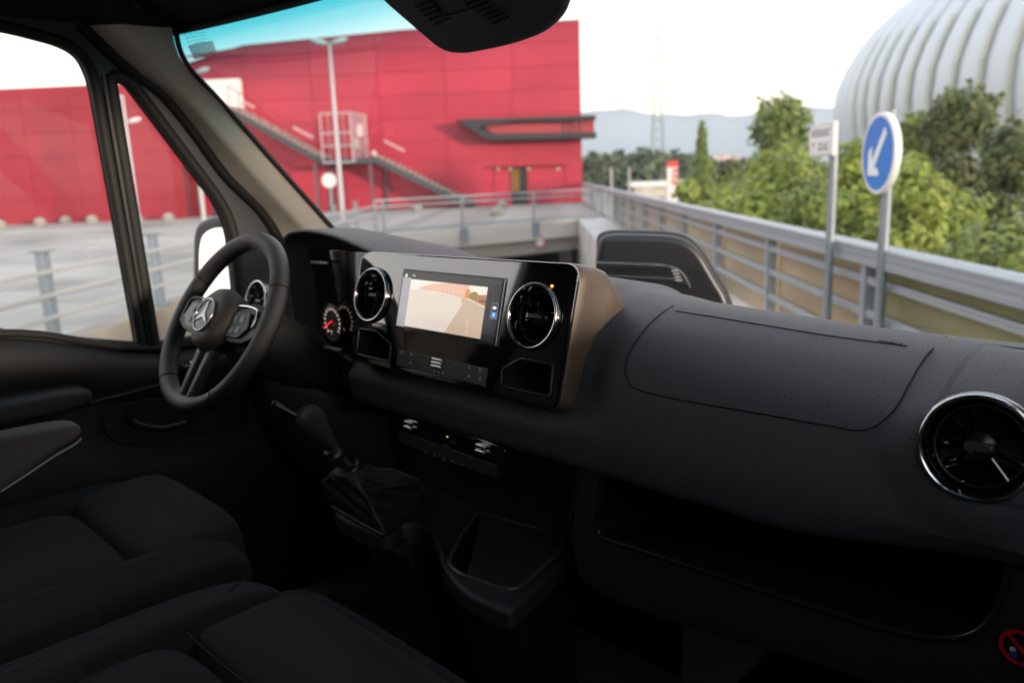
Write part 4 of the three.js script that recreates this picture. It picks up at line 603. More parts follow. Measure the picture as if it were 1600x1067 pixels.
    x.fillStyle = '#f4f2ee'; x.beginPath(); x.moveTo(12, 30); x.lineTo(22, 14); x.lineTo(32, 30); x.fill(); x.fillRect(15, 28, 14, 12); x.lineWidth = 5; x.strokeStyle = '#d8d6d2'; x.beginPath(); x.arc(74, 30, 9, Math.PI, 2.2 * Math.PI); x.stroke();
    x.strokeStyle = '#8a8a90'; x.lineWidth = 3; x.strokeRect(600, 150, 34, 100); x.fillStyle = '#f2efe9'; x.beginPath(); x.arc(616, 180, 11, 0, 7); x.fill(); x.fillStyle = '#2f7fd6'; x.fillRect(603, 206, 28, 40); x.fillStyle = '#bfe0ff'; x.fillRect(612, 214, 9, 22);
  });
  const sg = new THREE.PlaneGeometry(bx1 - bx0 - 0.008, by1 - by0 - 0.008).applyMatrix4(new THREE.Matrix4().makeBasis(FP.ex, FP.ey, FP.n).setPosition(atP(FP, (bx0 + bx1) / 2, (by0 + by1) / 2, 0.0032)));
  part(t, 'screen', [sg], mat(0.01, 0.01, 0.01, 0.12, { emissive: new THREE.Color(1, 1, 1), emissiveMap: shot, emissiveIntensity: 0.72 }));
  // key strip
  const ks = h([[624, 546], [764, 576], [759, 603], [620, 570]]);
  part(t, 'key_strip', [plate(FP, roundPoly(ks, 0.002), 0.0004, 0.0016, 0.0005)], mat(0.022, 0.022, 0.025, 0.4));
  part(t, 'strip_line', [bar(atP(FP, ...onP(FP, 628, 576), 0.002), atP(FP, ...onP(FP, 758, 604), 0.002), 0.0014, 0.0014)], mat(0.5, 0.53, 0.56, 0.25, { metal: 1 }));
  const k0 = atP(FP, ...onP(FP, 686, 567), 0.004); for (const d of [0.0045, -0.001, -0.0065]) part(t, 'thumb_roller', [bar(k0.clone().addScaledVector(FP.ey, d).addScaledVector(FP.ex, -0.013), k0.clone().addScaledVector(FP.ey, d).addScaledVector(FP.ex, 0.013), 0.0048, 0.006, FP.n, 0.0016)], M.chrome);
  const key = (px, py, w, kind) => { const u = onP(FP, px, py), P = plane(atP(FP, u[0], u[1], 0.0022), FP.ex, FP.ey), m = mat(0.3, 0.3, 0.3, 0.6); const g = kind === 0 ? [plate(P, roundPoly([[-w, -w * 0.7], [w, -w * 0.7], [w, w * 0.7], [-w, w * 0.7]], w * 0.2), 0, 0.0004, 0)] : kind === 1 ? [plate(P, roundPoly([[-w, -w * 0.4], [0, -w * 0.4], [0, -w], [w * 0.6, 0], [0, w], [0, w * 0.4], [-w, w * 0.4]], 0), 0, 0.0004, 0), ring(P, w * 0.9, w * 0.13, 0, 20)] : [ring(P, w * 0.8, w * 0.22, 0, 20)]; part(t, 'key_symbol', g, m); };
  key(629, 551, 0.003, 2); key(644, 554, 0.0025, 0); key(643, 567, 0.003, 0); key(735, 574, 0.003, 2); key(752, 578, 0.0034, 1); key(734, 588, 0.003, 0); key(752, 592, 0.003, 2); key(680, 580, 0.002, 0); key(687, 582, 0.002, 0); key(694, 583, 0.002, 0);
  const lamp = atP(FP, ...onP(FP, 863, 447), 0.001); part(t, 'warning_lamp', [new THREE.SphereGeometry(0.0022, 12, 8).translate(lamp.x, lamp.y, lamp.z)], M.amber);
}
// ------------------------------------------------------------------ instrument cluster and hood
{
  const lip = line([[470, 545], [458, 490], [449, 430], [441, 388], [446, 368], [470, 360], [500, 362], [530, 370], [548, 378], [574, 390], [602, 403], [650, 436], [800, 470]].map((p, k) => V(...p, 'z', [-0.06, -0.06, -0.06, -0.06, -0.058, -0.05, -0.04, -0.025, -0.02, -0.026, -0.038, -0.045, -0.05][k])), 40), cen = v3(-0.39, 1.47, 0), inw = (p, d, z) => p.clone().addScaledVector(cen.clone().sub(p).normalize(), d).setZ(z);
  part(dash, 'cluster_hood', [loft([lip.map((p) => inw(p, 0.016, -0.13)), lip.map((p) => inw(p, 0.012, p.z - 0.03)), lip.map((p) => inw(p, 0.007, p.z)), lip.map((p) => inw(p, 0.002, p.z + 0.004)), lip, lip.map((p) => p.clone().add(v3(0, 0.002, -0.008))), lip.map((p) => p.clone().add(v3(-0.004, -0.002, -0.1))), lip.map((p) => p.clone().add(v3(-0.012, -0.05, -0.3)))])], M.dash);
  const ic = part(dash, 'instrument_cluster', [box(v3(-0.45, 1.445, -0.12), [0.33, 0.23, 0.01], 0.003)], M.gloss);
  const P = plane(V(519, 503, 'z', -0.1), v3(1, 0, 0), v3(0, 1, 0)), R = 0.0385;
  const dt = canvasTex(256, 256, (x) => { x.fillStyle = '#050505'; x.fillRect(0, 0, 256, 256); x.translate(128, 128); for (let i = 0; i < 15; i++) { const a = 2.3 + i * 0.335; x.save(); x.rotate(a); x.fillStyle = '#f0cfc8'; x.fillRect(84, -8, 17, 15); x.fillRect(107, -2, 10, 4); x.restore(); } x.fillStyle = '#f0cfc8'; x.beginPath(); x.arc(-18, 70, 9, 0, 7); x.fill(); x.fillStyle = '#caa'; x.fillRect(-52, 62, 8, 8); x.fillRect(-20, 88, 7, 7); x.fillStyle = '#b0101c'; x.fillRect(18, 4, 12, 16); });
  const g = part(ic, 'gauge', [ring(P, R, 0.0025, 0.001, 60)], M.satin);
  part(ic, 'dial_display', [new THREE.CircleGeometry(R, 48).applyMatrix4(new THREE.Matrix4().makeBasis(P.ex, P.ey, P.n).setPosition(atP(P, 0, 0, 0.0005)))], mat(0.01, 0.01, 0.01, 0.4, { emissive: new THREE.Color(1, 1, 1), emissiveMap: dt, emissiveIntensity: 0.5 }));
  part(ic, 'needle_led', [bar(atP(P, 0.004, 0.003, 0.003), atP(P, -R * 0.86, -R * 0.42, 0.003), 0.003, 0.001, P.n)], mat(0.5, 0.01, 0.02, 0.5, { emissive: new THREE.Color(0.9, 0.02, 0.05), emissiveIntensity: 0.8 }));
  const a = V(488, 538, 'z', -0.03), b = V(532, 548, 'z', -0.03); part(ic, 'cluster_ledge', [bar(a, b, 0.012, 0.006, undefined, 0.002)], mat(0.3, 0.32, 0.34, 0.35, { metal: 0.6 }));
  part(ic, 'painted_glint', [bar(V(486, 409, 'z', -0.1), V(512, 411, 'z', -0.1), 0.006, 0.006, undefined, 0.002)], mat(0.3, 0.32, 0.36, 0.15));  // pale bar painted in for a bright reflection on the cluster glass
  const LP = plane(V(545, 579, 'z', 0), v3(1, 0, 0), v3(0, 1, 0)), ls = roundPoly([[-0.011, -0.024], [0.011, -0.024], [0.011, 0.024], [-0.011, 0.024]], 0.009);
  const lsw = part(dash, 'light_switch', [plate(LP, ls, 0, 0.006, 0.002)], M.gloss); part(lsw, 'switch_rim', [tube(ls.getPoints(6).slice(0, -1).map((p) => atP(LP, p.x, p.y, 0.005)), 0.0012, true, 6, 60, 0.1)], M.satin);
  part(dash, 'cluster_fairing', [surf((u, v) => { const p = V(575, 552 + 80 * v, 'z', -0.02), q = V(455 + 30 * v, 556 + 100 * v, 'z', -0.05); return q.clone().lerp(p, u).add(v3(0, -0.02 * Math.sin(u * 3.14) * (1 - v), 0.025 * Math.sin(v * 2.5) * (0.4 + 0.6 * u) - 0.03)); }, 20, 20)], M.dark);
}
// ------------------------------------------------------------------ centre stack, climate panel, passenger shelf
{
  part(dash, 'centre_stack', [surf((u, v) => v3(-0.3 + 0.52 * u, 1.32 - 0.24 * v, -0.055 - 0.045 * v), 20, 12)], M.dark);
  const CP = plane(v3(-0.06, 1.262, -0.012), v3(1, 0, 0), v3(0, 0.98, -0.18)), h = (a) => a.map(([x, y]) => onP(CP, x, y));
  const cp = part(dash, 'climate_panel', [plate(CP, roundPoly(h([[636, 640], [792, 700], [789, 750], [765, 746], [624, 688], [626, 656]]), 0.006), -0.02, 0.024, 0.002, 3)], M.gloss);
  part(cp, 'lower_face', [plate(CP, roundPoly(h([[628, 672], [782, 728], [780, 748], [626, 690]]), 0.003), 0.0042, 0.0012, 0.0004)], mat(0.02, 0.02, 0.022, 0.45));
  for (const [x, y] of [[644, 665], [757, 702]]) { const u = onP(CP, x, y), c = atP(CP, u[0], u[1], 0.008); for (const d of [0.005, -0.004]) part(cp, 'toggle', [bar(c.clone().addScaledVector(CP.ey, d).addScaledVector(CP.ex, -0.011), c.clone().addScaledVector(CP.ey, d).addScaledVector(CP.ex, 0.011), 0.0075, 0.008, CP.n, 0.002)], M.chrome); }
  part(cp, 'trim_line', [bar(atP(CP, ...onP(CP, 672, 661), 0.0045), atP(CP, ...onP(CP, 745, 687), 0.0045), 0.0012, 0.001)], M.satin);
  { const u = onP(CP, 702, 682), c = atP(CP, ...u, 0.0046); part(cp, 'status_led', [box(c, [0.003, 0.0022, 0.001], 0.0005)], M.amber); }
  [[669, 706], [683, 711], [711, 720], [727, 726]].forEach(([x, y], i) => { const P = plane(atP(CP, ...onP(CP, x, y), 0.0056), CP.ex, CP.ey); part(cp, 'key_symbol', [ring(P, 0.0022, 0.0006, 0, 16)], mat(0.16, 0.16, 0.16, 0.6)); });
  { const P = plane(atP(CP, ...onP(CP, 697, 716), 0.0056), CP.ex, CP.ey), tri = new THREE.Shape([[-0.005, -0.0035], [0.005, -0.0035], [0, 0.005]].map((p) => new THREE.Vector2(...p))); part(cp, 'hazard_symbol', [plate(P, tri, 0, 0.0004, 0)], mat(0.16, 0.1, 0.09, 0.6)); }
  // passenger side: panel with the open shelf
  const SP = plane(v3(0.5, 1.1, -0.012), v3(1, 0, 0), v3(0, 1, 0)), s = roundPoly([[903, 690], [892, 850], [905, 912], [1000, 958], [1100, 988], [1300, 1048], [1480, 1110], [1760, 1180], [1760, 690]].map(([x, y]) => onP(SP, x, y)), 0.03);
  const hole = roundPoly([[946, 705], [930, 838], [1000, 860], [1200, 926], [1400, 990], [1500, 1004], [1562, 968], [1606, 735], [1500, 705], [1200, 690]].map(([x, y]) => onP(SP, x, y)), [0.01, 0.02, 0.04, 0.05, 0.06, 0.05, 0.05, 0.01, 0.02, 0.02]);
  s.holes.push(new THREE.Path(hole.getPoints(8)));
  part(dash, 'lower_dash', [plate(SP, s, -0.016, 0.016, 0.005, 4)], M.dark);
  part(dash, 'shelf_rim', [tube(hole.getPoints(8).slice(0, -1).map((p) => atP(SP, p.x, p.y, -0.002)), 0.0045, true, 8, 200, 0.1)], M.satin);
  part(dash, 'end_cap', [box(v3(1.02, 1.0, -0.27), [0.1, 0.9, 0.44], 0.02)], M.dark);
  part(dash, 'storage_shelf', [loft([-0.014, -0.12, -0.24].map((w, i) => { const q = [...hole.getPoints(8), hole.getPoints(8)[0]]; return q.map((p) => atP(SP, p.x, p.y - i * 0.012, w)); })), plate(SP, hole, -0.25, 0.005, 0), box(v3(0.58, 1.2, -0.29), [0.7, 0.42, 0.04], 0.005), box(v3(0.58, 1.425, -0.17), [0.7, 0.02, 0.2], 0.005)], M.black);  // outer back and top boxes are unseen, added to stop light leaking in
  part(dash, 'support_bracket', [plate(plane(v3(0.5, 0.9, -0.16), v3(1, 0, 0), v3(0, 1, 0)), roundPoly([[1078, 960], [1130, 960], [1215, 1008], [1130, 1090], [1072, 1090]].map(([x, y]) => onP(plane(v3(0.5, 0.9, -0.16), v3(1, 0, 0), v3(0, 1, 0)), x, y)), 0.01), 0, 0.02, 0.004)], mat(0.1, 0.1, 0.1, 0.8));
  part(dash, 'stack_joint', [tube([[905, 742], [897, 780], [885, 830]].map(([x, y]) => atP(SP, ...onP(SP, x, y), 0.001)), 0.0012, false, 6, 20)], M.seam);
  // round warning label at the right end
  const wc = onP(SP, 1596, 1012), ct = canvasTex(128, 128, (x) => { x.clearRect(0, 0, 128, 128); x.translate(64, 64); x.fillStyle = '#101014'; x.beginPath(); x.arc(0, 0, 60, 0, 7); x.fill(); x.fillStyle = '#cfd4e8'; x.beginPath(); x.arc(-20, 12, 9, 0, 7); x.arc(18, -16, 10, 0, 7); x.fill(); x.fillStyle = '#2a3a8c'; x.beginPath(); x.ellipse(-16, 30, 10, 15, 0.5, 0, 7); x.ellipse(22, 8, 12, 18, 0.4, 0, 7); x.fill(); x.strokeStyle = '#c01c28'; x.lineWidth = 13; x.beginPath(); x.arc(0, 0, 52, 0, 7); x.stroke(); x.beginPath(); x.moveTo(-36, -36); x.lineTo(36, 36); x.stroke(); });
  part(dash, 'warning_label', [new THREE.CircleGeometry(0.02, 40).applyMatrix4(new THREE.Matrix4().makeBasis(SP.ex, SP.ey, SP.n).setPosition(atP(SP, ...wc, 0.0012)))], mat(1, 1, 1, 0.4, { map: ct }));
}
// ------------------------------------------------------------------ centre console plate with tray
{
  const CY = 1.12, C = plane(v3(0, CY, 0), v3(1, 0, 0), v3(0, 0, -1)), h = (a) => a.map(([x, y]) => onP(C, x, y)); // looks up
  const outl = h([[556, 716], [540, 745], [526, 775], [524, 798], [545, 815], [600, 834], [632, 818], [662, 822], [682, 850], [694, 886], [728, 925], [786, 952], [806, 948], [906, 850]]), sp = new THREE.SplineCurve(outl.slice(1, 13).map((p) => new THREE.Vector2(...p))).getPoints(90), s = new THREE.Shape([new THREE.Vector2(outl[0][0], outl[0][1] + 0.02), ...sp, new THREE.Vector2(outl[13][0], outl[13][1] + 0.01)]);
  const hole = roundPoly(h([[746, 800], [884, 838], [874, 862], [810, 920], [786, 922], [718, 897], [698, 880], [718, 840]]), [0.004, 0.008, 0.01, 0.014, 0.02, 0.02, 0.02, 0.03]);
  s.holes.push(new THREE.Path(hole.getPoints(6)));
  const con = part(dash, 'centre_console', [plate(C, s, -0.035, 0.035, 0.009, 5)], M.console);
  const hp = hole.getPoints(6), hc = [0.09, 0.01]; part(con, 'tray', [loft([[0, 0], [-0.05, 0.02], [-0.09, 0.05]].map(([w, k]) => hp.map((p) => atP(C, p.x + (hc[0] - p.x) * k * 4, p.y + (-hc[1] - p.y) * k * 4, w)))), plate(C, new THREE.Shape(hp.map((p) => new THREE.Vector2(p.x + (hc[0] - p.x) * 0.2, p.y + (-hc[1] - p.y) * 0.2))), -0.092, 0.003, 0)], M.black);
  part(con, 'tray_rim', [tube(hp.slice(0, -1).map((p) => atP(C, p.x, p.y, 0.0)), 0.004, true, 8, 140, 0.1)], mat(0.05, 0.05, 0.055, 0.3));
  { const p = atP(C, ...onP(C, 784, 915), -0.05); part(con, 'tray_screw', [new THREE.SphereGeometry(0.005, 10, 8).translate(p.x, p.y, p.z)], M.chrome); }
  const body = s.clone(); body.holes = []; const pp = s.getPoints(2).map((p) => new THREE.Vector2(p.x * 0.93 + 0.0, p.y * 0.85 + 0.02));
  part(con, 'console_body', [loft([[-0.03, 0.98, 0.003], [-0.05, 0.86, 0.02], [-0.2, 0.74, 0.05], [-0.5, 0.66, 0.09]].map(([w, k, o]) => s.getPoints(2).map((p) => atP(C, 0.02 + (p.x - 0.02) * k, p.y * k + o, w))))], M.dark);
}
// ------------------------------------------------------------------ gear lever
{
  const base = v3(-0.17, 1.126, 0.02), t = thing('gear_lever', 'black gear lever with round shift badge and stitched leather boot on the console', 'gear lever', base, true);
  const top = V(548, 733, 'x', -0.15), col = V(522, 710, 'x', -0.162), kn = V(492, 664, 'x', -0.178), ax = kn.clone().sub(top).normalize();
  const quad = [[521, 792], [601, 837], [672, 775], [568, 735]].map((p) => V(...p, 'y', 1.124)), sidePts = []; for (let i = 0; i < 4; i++) for (let k = 0; k < 24; k++) sidePts.push(quad[i].clone().lerp(quad[(i + 1) % 4], k / 24));
  const cen = quad.reduce((a, p) => a.add(p), v3()).multiplyScalar(0.25), up = sidePts.map((p) => { const d = p.clone().sub(cen); d.y = 0; d.normalize().multiplyScalar(0.03); return top.clone().add(d); });
  const rows = []; for (let r = 0; r <= 28; r++) { const k = r / 28, row = sidePts.map((p, i) => { const q = p.clone().lerp(up[i], k), corner = Math.pow(Math.abs((i % 24) / 12 - 1), 2); const out = q.clone().sub(cen.clone().lerp(top, k)).setY(0).normalize(); return q.addScaledVector(out, Math.sin(k * Math.PI) * (0.016 - 0.02 * (1 - corner)) + 0.005 * Math.sin(k * 15 + i * 0.45) * Math.sin(k * Math.PI)).add(v3(0, 0.012 * Math.sin(k * Math.PI) * corner, 0)).addScaledVector(out, 0.022 * (vnoise(k * 3.2 + 3, (i % 96) * 0.125, 12) - 0.5) * Math.sin(k * Math.PI) * (1 - 0.7 * corner)); }); row.push(row[0].clone()); rows.push(row); }
  rows.push(rows[28].map((p) => top.clone().add(p.clone().sub(top).setLength(0.013)).add(v3(0, 0.006, 0))));
  const boot = part(t, 'boot', [loft(rows)], M.leather);
  for (const c of [0, 24, 48]) for (const o of [-1, 1]) { const g = []; for (let r = 1; r < 28; r++) { const a = rows[r][(c + 96) % 96].clone(), b = rows[r - 1][(c + 96) % 96].clone(), sd = rows[r][(c + o + 96) % 96].clone().sub(a).setLength(0.0035), out = a.clone().sub(cen.clone().lerp(top, r / 28)).setY(0.3).setLength(0.0012); for (const q of [0.1, 0.6]) g.push(rod(a.clone().lerp(b, q).add(sd).add(out), a.clone().lerp(b, q + 0.28).add(sd).add(out), 0.0006, 0.0006, 5)); } part(boot, 'stitching', g, M.stitch); }
  part(t, 'base_frame', [tube(quad.map((p) => p.clone()), 0.004, true, 6, 80, 0.05)], M.satin);
  const LP = { o: top, n: ax, ex: v3(1, 0, 0).cross(ax).normalize(), ey: null }; LP.ey = ax.clone().cross(LP.ex);
  part(t, 'shaft', [rod(top.clone().addScaledVector(ax, -0.02), kn, 0.013)], M.satin);
  part(t, 'collar', [lathe({ ...LP, o: col }, [[0, -0.012], [0.016, -0.012], [0.02, -0.006], [0.02, 0.002], [0.015, 0.008], [0.012, 0.014], [0, 0.014]], 28), lathe(LP, [[0, -0.006], [0.02, -0.006], [0.023, 0], [0.02, 0.008], [0, 0.008]], 28)], M.satin);
  const L = kn.distanceTo(col); const knob = part(t, 'knob', [lathe({ ...LP, o: kn }, [[0.0, -L * 0.8], [0.013, -L * 0.8], [0.015, -L * 0.5], [0.019, -L * 0.2], [0.0235, 0.0], [0.0245, 0.012], [0.022, 0.024], [0.015, 0.032], [0, 0.035]], 32)], M.leather);
  const bd = v3(-0.62, 0.55, 0.56).normalize(), BP = plane(kn.clone().addScaledVector(bd, 0.0235).addScaledVector(ax, 0.008), v3(0, 1, 0).cross(bd), bd.clone().cross(v3(0, 1, 0).cross(bd)));
  const ct = canvasTex(128, 128, (x) => { x.fillStyle = '#6a7c8a'; x.fillRect(0, 0, 128, 128); x.strokeStyle = '#d5dde2'; x.lineWidth = 5; for (const k of [34, 64, 94]) { x.beginPath(); x.moveTo(k, 40); x.lineTo(k, 88); x.stroke(); } x.beginPath(); x.moveTo(34, 64); x.lineTo(94, 64); x.stroke(); });
  part(t, 'shift_badge', [new THREE.CircleGeometry(0.0125, 32).applyMatrix4(new THREE.Matrix4().makeBasis(BP.ex, BP.ey, BP.n).setPosition(atP(BP, 0, 0, 0.0022)))], mat(1, 1, 1, 0.3, { map: ct })); part(t, 'badge_rim', [lathe(BP, [[0, 0], [0.0145, 0], [0.0145, 0.002], [0.0125, 0.0028]], 32)], M.satin);
}
// ------------------------------------------------------------------ steering wheel, column, stalk
{
  const th = 32 * RAD, SW = plane(v3(-0.46, 1.45, 0.156), v3(1, 0, 0), v3(0, Math.cos(th), -Math.sin(th))), t = thing('steering_wheel', 'black leather steering wheel with star emblem on its round hub', 'steering wheel', SW.o, true);
  const R = 0.1685, rimPts = []; for (let i = 0; i < 64; i++) { const a = i / 64 * 2 * Math.PI; const k = 1 - 0.03 * Math.pow(Math.max(0, -Math.sin(a)), 6); rimPts.push(atP(SW, Math.cos(a) * R, Math.sin(a) * R * k, 0)); }
  part(t, 'rim', [tube(rimPts, 0.0172, true, 20, 160)], M.wheel);
  for (const a of [28, 152, 232, 308]) { const d = a * RAD, p = atP(SW, Math.cos(d) * R, Math.sin(d) * R * (a > 180 ? 0.99 : 1), 0), P = { o: p, n: atP(SW, -Math.sin(d), Math.cos(d)).sub(SW.o), ex: atP(SW, Math.cos(d), Math.sin(d)).sub(SW.o), ey: SW.n }; part(t, 'rim_seam', [ring(P, 0.0172, 0.0007, 0, 32)], M.seam); }
  const sp = (pts, w0, d, m, b = 0.004) => part(t, 'spoke', [plate(SW, roundPoly(pts, 0.012), w0, d, b, 3)], m);
  sp([[-0.05, 0.03], [-0.12, 0.036], [-0.16, 0.03], [-0.165, -0.012], [-0.12, -0.032], [-0.05, -0.035]], -0.012, 0.022, M.wheel); sp([[0.05, 0.03], [0.12, 0.036], [0.16, 0.03], [0.165, -0.012], [0.12, -0.032], [0.05, -0.035]], -0.012, 0.022, M.wheel);
  sp([[-0.03, -0.04], [-0.022, -0.16], [-0.008, -0.16], [-0.01, -0.04]], -0.01, 0.02, M.wheel); sp([[0.03, -0.04], [0.022, -0.16], [0.008, -0.16], [0.01, -0.04]], -0.01, 0.02, M.wheel);
  for (const k of [-1, 1]) {
    part(t, 'button_pad', [plate(SW, roundPoly([[k * 0.062, 0.022], [k * 0.118, 0.026], [k * 0.13, -0.004], [k * 0.108, -0.024], [k * 0.062, -0.026]], 0.006), 0.01, 0.005, 0.0015)], k < 0 ? mat(0.045, 0.05, 0.058, 0.35) : mat(0.012, 0.012, 0.014, 0.5), k < 0 ? 'grey button pad on the left spoke' : undefined);
    for (const [u, v] of [[0.078, 0.008], [0.1, 0.01], [0.078, -0.012], [0.098, -0.01]]) part(t, 'button', [plate(SW, roundPoly([[k * u - 0.007, v - 0.006], [k * u + 0.007, v - 0.006], [k * u + 0.007, v + 0.006], [k * u - 0.007, v + 0.006]], 0.002), 0.0152, 0.0012, 0.0004)], mat(0.03, 0.033, 0.038, 0.35));
    part(t, 'spoke_trim', [tube([[0.058, 0.034], [0.1, 0.036], [0.135, 0.03], [0.14, 0.0]].map(([u, v]) => atP(SW, k * u, v, 0.012)), 0.0022, false, 8, 30)], k > 0 ? M.chrome : M.satin);
  }
  part(t, 'hub', [lathe(SW, [[0, 0.036], [0.03, 0.0355], [0.047, 0.032], [0.058, 0.024], [0.063, 0.012], [0.062, 0], [0.056, -0.02], [0.045, -0.04]], 64)], M.wheel);
  part(t, 'emblem_disc', [lathe(SW, [[0, 0.0375], [0.031, 0.0372], [0.033, 0.034]], 48)], mat(0.02, 0.022, 0.025, 0.3)); part(t, 'emblem_ring', [ring(SW, 0.0315, 0.0016, 0.0375, 64)], mat(0.4, 0.4, 0.41, 0.25, { metal: 1 }));
  const st = new THREE.Shape(); for (let i = 0; i < 6; i++) { const a = (90 + i * 60) * RAD, r = i % 2 ? 0.0052 : 0.0305; i ? st.lineTo(Math.cos(a) * r, Math.sin(a) * r) : st.moveTo(Math.cos(a) * r, Math.sin(a) * r); } st.closePath();
  part(t, 'emblem_star', [plate(SW, st, 0.0373, 0.0022, 0.0004)], mat(0.35, 0.35, 0.36, 0.3, { metal: 1 }));
  // column parts belong to the dashboard
  const c = (w, v = 0) => atP(SW, 0, v, w); part(dash, 'steering_column', [rod(c(-0.03), c(-0.3), 0.045, 0.045, 24), lathe({ o: c(-0.05), n: SW.n.clone().negate(), ex: SW.ex, ey: SW.ey.clone().negate() }, [[0.045, -0.02], [0.06, 0], [0.064, 0.06], [0.062, 0.13], [0.05, 0.18]], 40)], M.dark);
  const s0 = V(431, 632, 'x', -0.33), s1 = V(480, 660, 'x', -0.3); const stalk = part(dash, 'column_stalk', [rod(s1, s0, 0.006, 0.008)], M.satin); part(stalk, 'stalk_tip', [new THREE.SphereGeometry(0.008, 12, 10).translate(s0.x, s0.y, s0.z)], M.satin);
}
// ------------------------------------------------------------------ seats and footwell
{
  const t = thing('driver_seat', 'black fabric driver seat with padded cushion and fold-down armrest', 'seat', v3(-0.46, 0.62, 0.6), true);
  part(t, 'front_bolster', [pillow([-0.475, 1.075, 0.315], [0.205, 0.068, 0.095], 0.42, [0.06, 0, 0])], M.fabric); part(t, 'cushion', [pillow([-0.48, 1.065, 0.565], [0.17, 0.06, 0.165], 0.3)], M.fabric);
  for (const k of [-1, 1]) part(t, 'side_bolster', [pillow([-0.475 + k * 0.21, 1.055, 0.5], [0.062, 0.075, 0.25], 0.5, [0, 0, -k * 0.25])], M.fabric2);
  { const s = []; for (let k = 0; k <= 12; k++) s.push(v3(-0.66 + k * 0.031, 1.128 - 0.0006 * (k - 6) ** 2, 0.29)); part(t, 'seam', [tube(s.map((p) => p.add(v3(0, 0.013, 0.02))), 0.0012, false, 5, 60)], M.seam); }
  part(t, 'seat_base', [box(v3(-0.475, 0.86, 0.56), [0.44, 0.36, 0.42], 0.05, 4)], M.dark); part(t, 'seat_box', [box(v3(-0.475, 0.67, 0.55), [0.46, 0.1, 0.44], 0.02)], M.black);
  part(t, 'backrest', [pillow([-0.475, 1.45, 0.92], [0.25, 0.4, 0.09], 0.4, [0.2, 0, 0])], M.fabric);
  const ag = pillow([-0.225, 1.345, 0.65], [0.036, 0.045, 0.165], 0.45), ap = ag.attributes.position; for (let k = 0; k < ap.count; k++) ap.setY(k, 1.392 - (1.39 - ap.getY(k)) * (0.3 + 0.75 * smooth(0.48, 0.66, ap.getZ(k)))); ag.computeVertexNormals();
  const ar = part(t, 'armrest', [ag], mat(0.055, 0.05, 0.048, 0.95, { bumpMap: retile(WEAVE, 30), bumpScale: 0.0006 }), 'dark grey fabric armrest with pale piping');
  part(ar, 'piping', [tube([[0, 768], [40, 742], [85, 712], [116, 694], [126, 684]].map((p) => V(...p, 'x', -0.192)), 0.0016, false, 6, 40)], M.stitch);
}
{
  const t = thing('passenger_bench', 'dark grey fabric passenger bench cushion with stitched panels in the foreground', 'seat', v3(0.3, 0.62, 0.6), true);
  part(t, 'side_bolster', [pillow([-0.13, 1.035, 0.56], [0.066, 0.075, 0.3], 0.42, [0, 0, 0.2])], M.fabric);
  part(t, 'front_panel', [pillow([0.36, 1.045, 0.342], [0.46, 0.066, 0.092], 0.26)], M.fabric); part(t, 'rear_panel', [pillow([0.36, 1.045, 0.645], [0.46, 0.066, 0.212], 0.2)], M.fabric);
  part(t, 'front_edge', [pillow([0.34, 1.015, 0.31], [0.5, 0.075, 0.1], 0.32)], M.fabric2);
  const sm = [[384, 902], [330, 948], [289, 985], [200, 1027], [112, 1068]].map((p) => V(...p, 'y', 1.108)), sm2 = [[289, 988], [330, 1025], [385, 1070]].map((p) => V(...p, 'y', 1.11)); part(t, 'seam', [tube(sm, 0.0014, false, 6, 60)], M.seam); part(t, 'seam', [tube(sm2, 0.0016, false, 6, 30)], M.seam);
  part(t, 'seat_base', [box(v3(0.36, 0.8, 0.6), [0.98, 0.36, 0.5], 0.04, 4)], M.dark);
}
{
  const t = thing('floor_mat', 'dark grey floor mat in the driver footwell beside the console', 'floor mat', v3(-0.45, 0.62, 0.05), true), m = mat(0.06, 0.06, 0.06, 0.95, { bumpMap: retile(FINE, 8), bumpScale: 0.002 });
  part(t, 'mat', [box(v3(-0.45, 0.634, 0.05), [0.62, 0.02, 0.5], 0.008)], m); part(t, 'heel_pad', [box(v3(-0.4, 0.646, 0.05), [0.24, 0.012, 0.2], 0.004)], M.rubber);
}
for (const [x, l, w] of [[-0.34, 'tall accelerator pedal in the dark driver footwell', 0.06], [-0.46, 'square brake pedal in the dark driver footwell, left of the accelerator', 0.08]]) {
  const t = thing('pedal', l, 'pedal', v3(x, 0.72, -0.22), true); part(t, 'pad', [bar(v3(x, 0.7, -0.2), v3(x, 0.84, -0.28), w, 0.02, undefined, 0.006)], M.rubber); part(t, 'arm', [bar(v3(x, 0.78, -0.25), v3(x, 1.05, -0.42), 0.02, 0.03)], M.black);
}
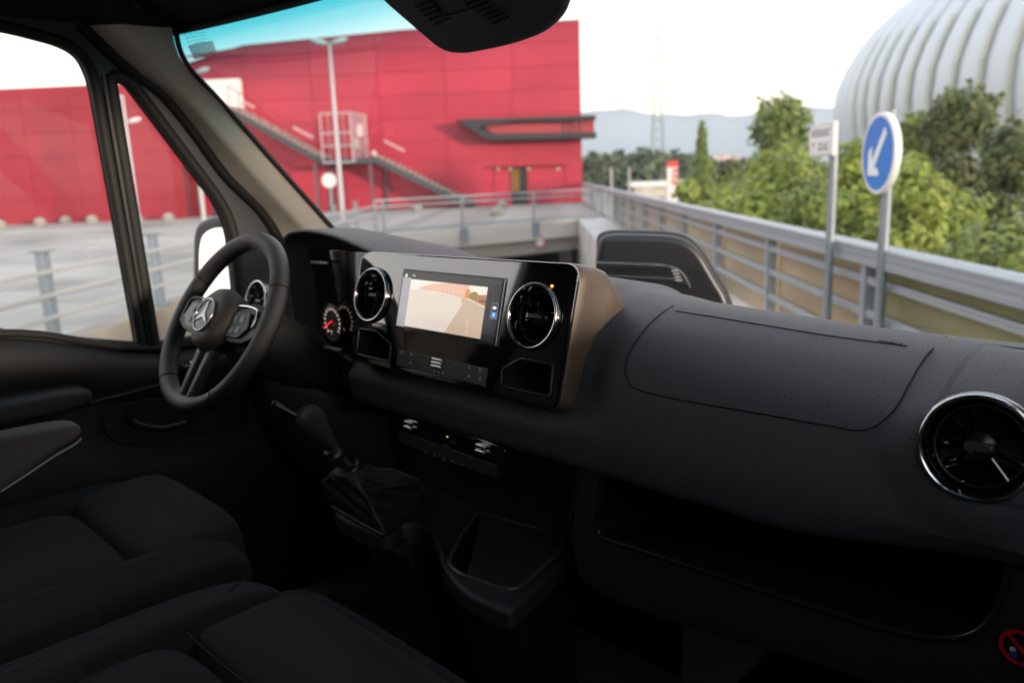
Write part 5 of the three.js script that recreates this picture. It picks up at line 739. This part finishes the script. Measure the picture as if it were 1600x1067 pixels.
// ------------------------------------------------------------------ outside mirror beyond the dashboard
{
  const o = Vd(1030, 410, 2.35), P = plane(o, v3(0.74, 0, -0.67), v3(0, 1, 0)), h = (a) => a.map(([x, y]) => onP(P, x, y)), t = thing('exterior_mirror', 'black exterior mirror housing with striped indicator lens just beyond the dashboard', 'mirror', o.clone().setY(1.2), true);
  const out = h([[931, 402], [937, 371], [956, 365], [1050, 367], [1077, 376], [1096, 395], [1113, 425], [1142, 472], [1140, 520], [960, 500], [931, 440]]), rad = [0.03, 0.02, 0.03, 0.06, 0.05, 0.05, 0.06, 0.05, 0.05, 0.05, 0.04];
  part(t, 'front_shell', [plate(P, roundPoly(out, rad), -0.03, 0.05, 0.02, 6, 16)], mat(0.005, 0.0055, 0.007, 0.33)); part(t, 'rear_shell', [plate(P, roundPoly(h([[934, 402], [935, 368], [956, 361], [1052, 363], [1082, 371], [1103, 392], [1122, 425], [1152, 474], [1150, 520], [960, 500], [934, 440]]), rad), -0.09, 0.062, 0.012, 4, 16)], mat(0.006, 0.006, 0.007, 0.6));
  const ln = part(t, 'indicator_lens', [plate(P, roundPoly(h([[930, 407], [1040, 411], [1066, 421], [1080, 450], [1043, 438], [933, 430]]), [0.006, 0.03, 0.03, 0.01, 0.02, 0.006]), 0.012, 0.014, 0.004, 3)], M.gloss);
  for (let i = 0; i < 5; i++) part(ln, 'lens_rib', [bar(atP(P, ...onP(P, 932, 409 + i * 4.6), 0.026), atP(P, ...onP(P, 1046 + i * 5, 414 + i * 5.2), 0.026), 0.003, 0.004, P.n, 0.001)], i === 0 || i === 4 ? mat(0.08, 0.09, 0.1, 0.2) : M.satin);
  for (let i = 0; i < 4; i++) { const c = atP(P, ...onP(P, 1048 + i * 2, 421 + i * 5), 0.027); part(ln, 'reflector', [bar(c, c.clone().addScaledVector(P.ex, 0.018), 0.004, 0.003, P.n)], mat(0.35, 0.36, 0.38, 0.2)); }
  const f = atP(P, 0.16, -0.2, -0.04); part(t, 'arm', [rod(atP(P, 0.12, -0.1, -0.04), f.clone().setY(1.16), 0.03, 0.035, 16)], M.satin);
}
renderer.render(scene, camera);
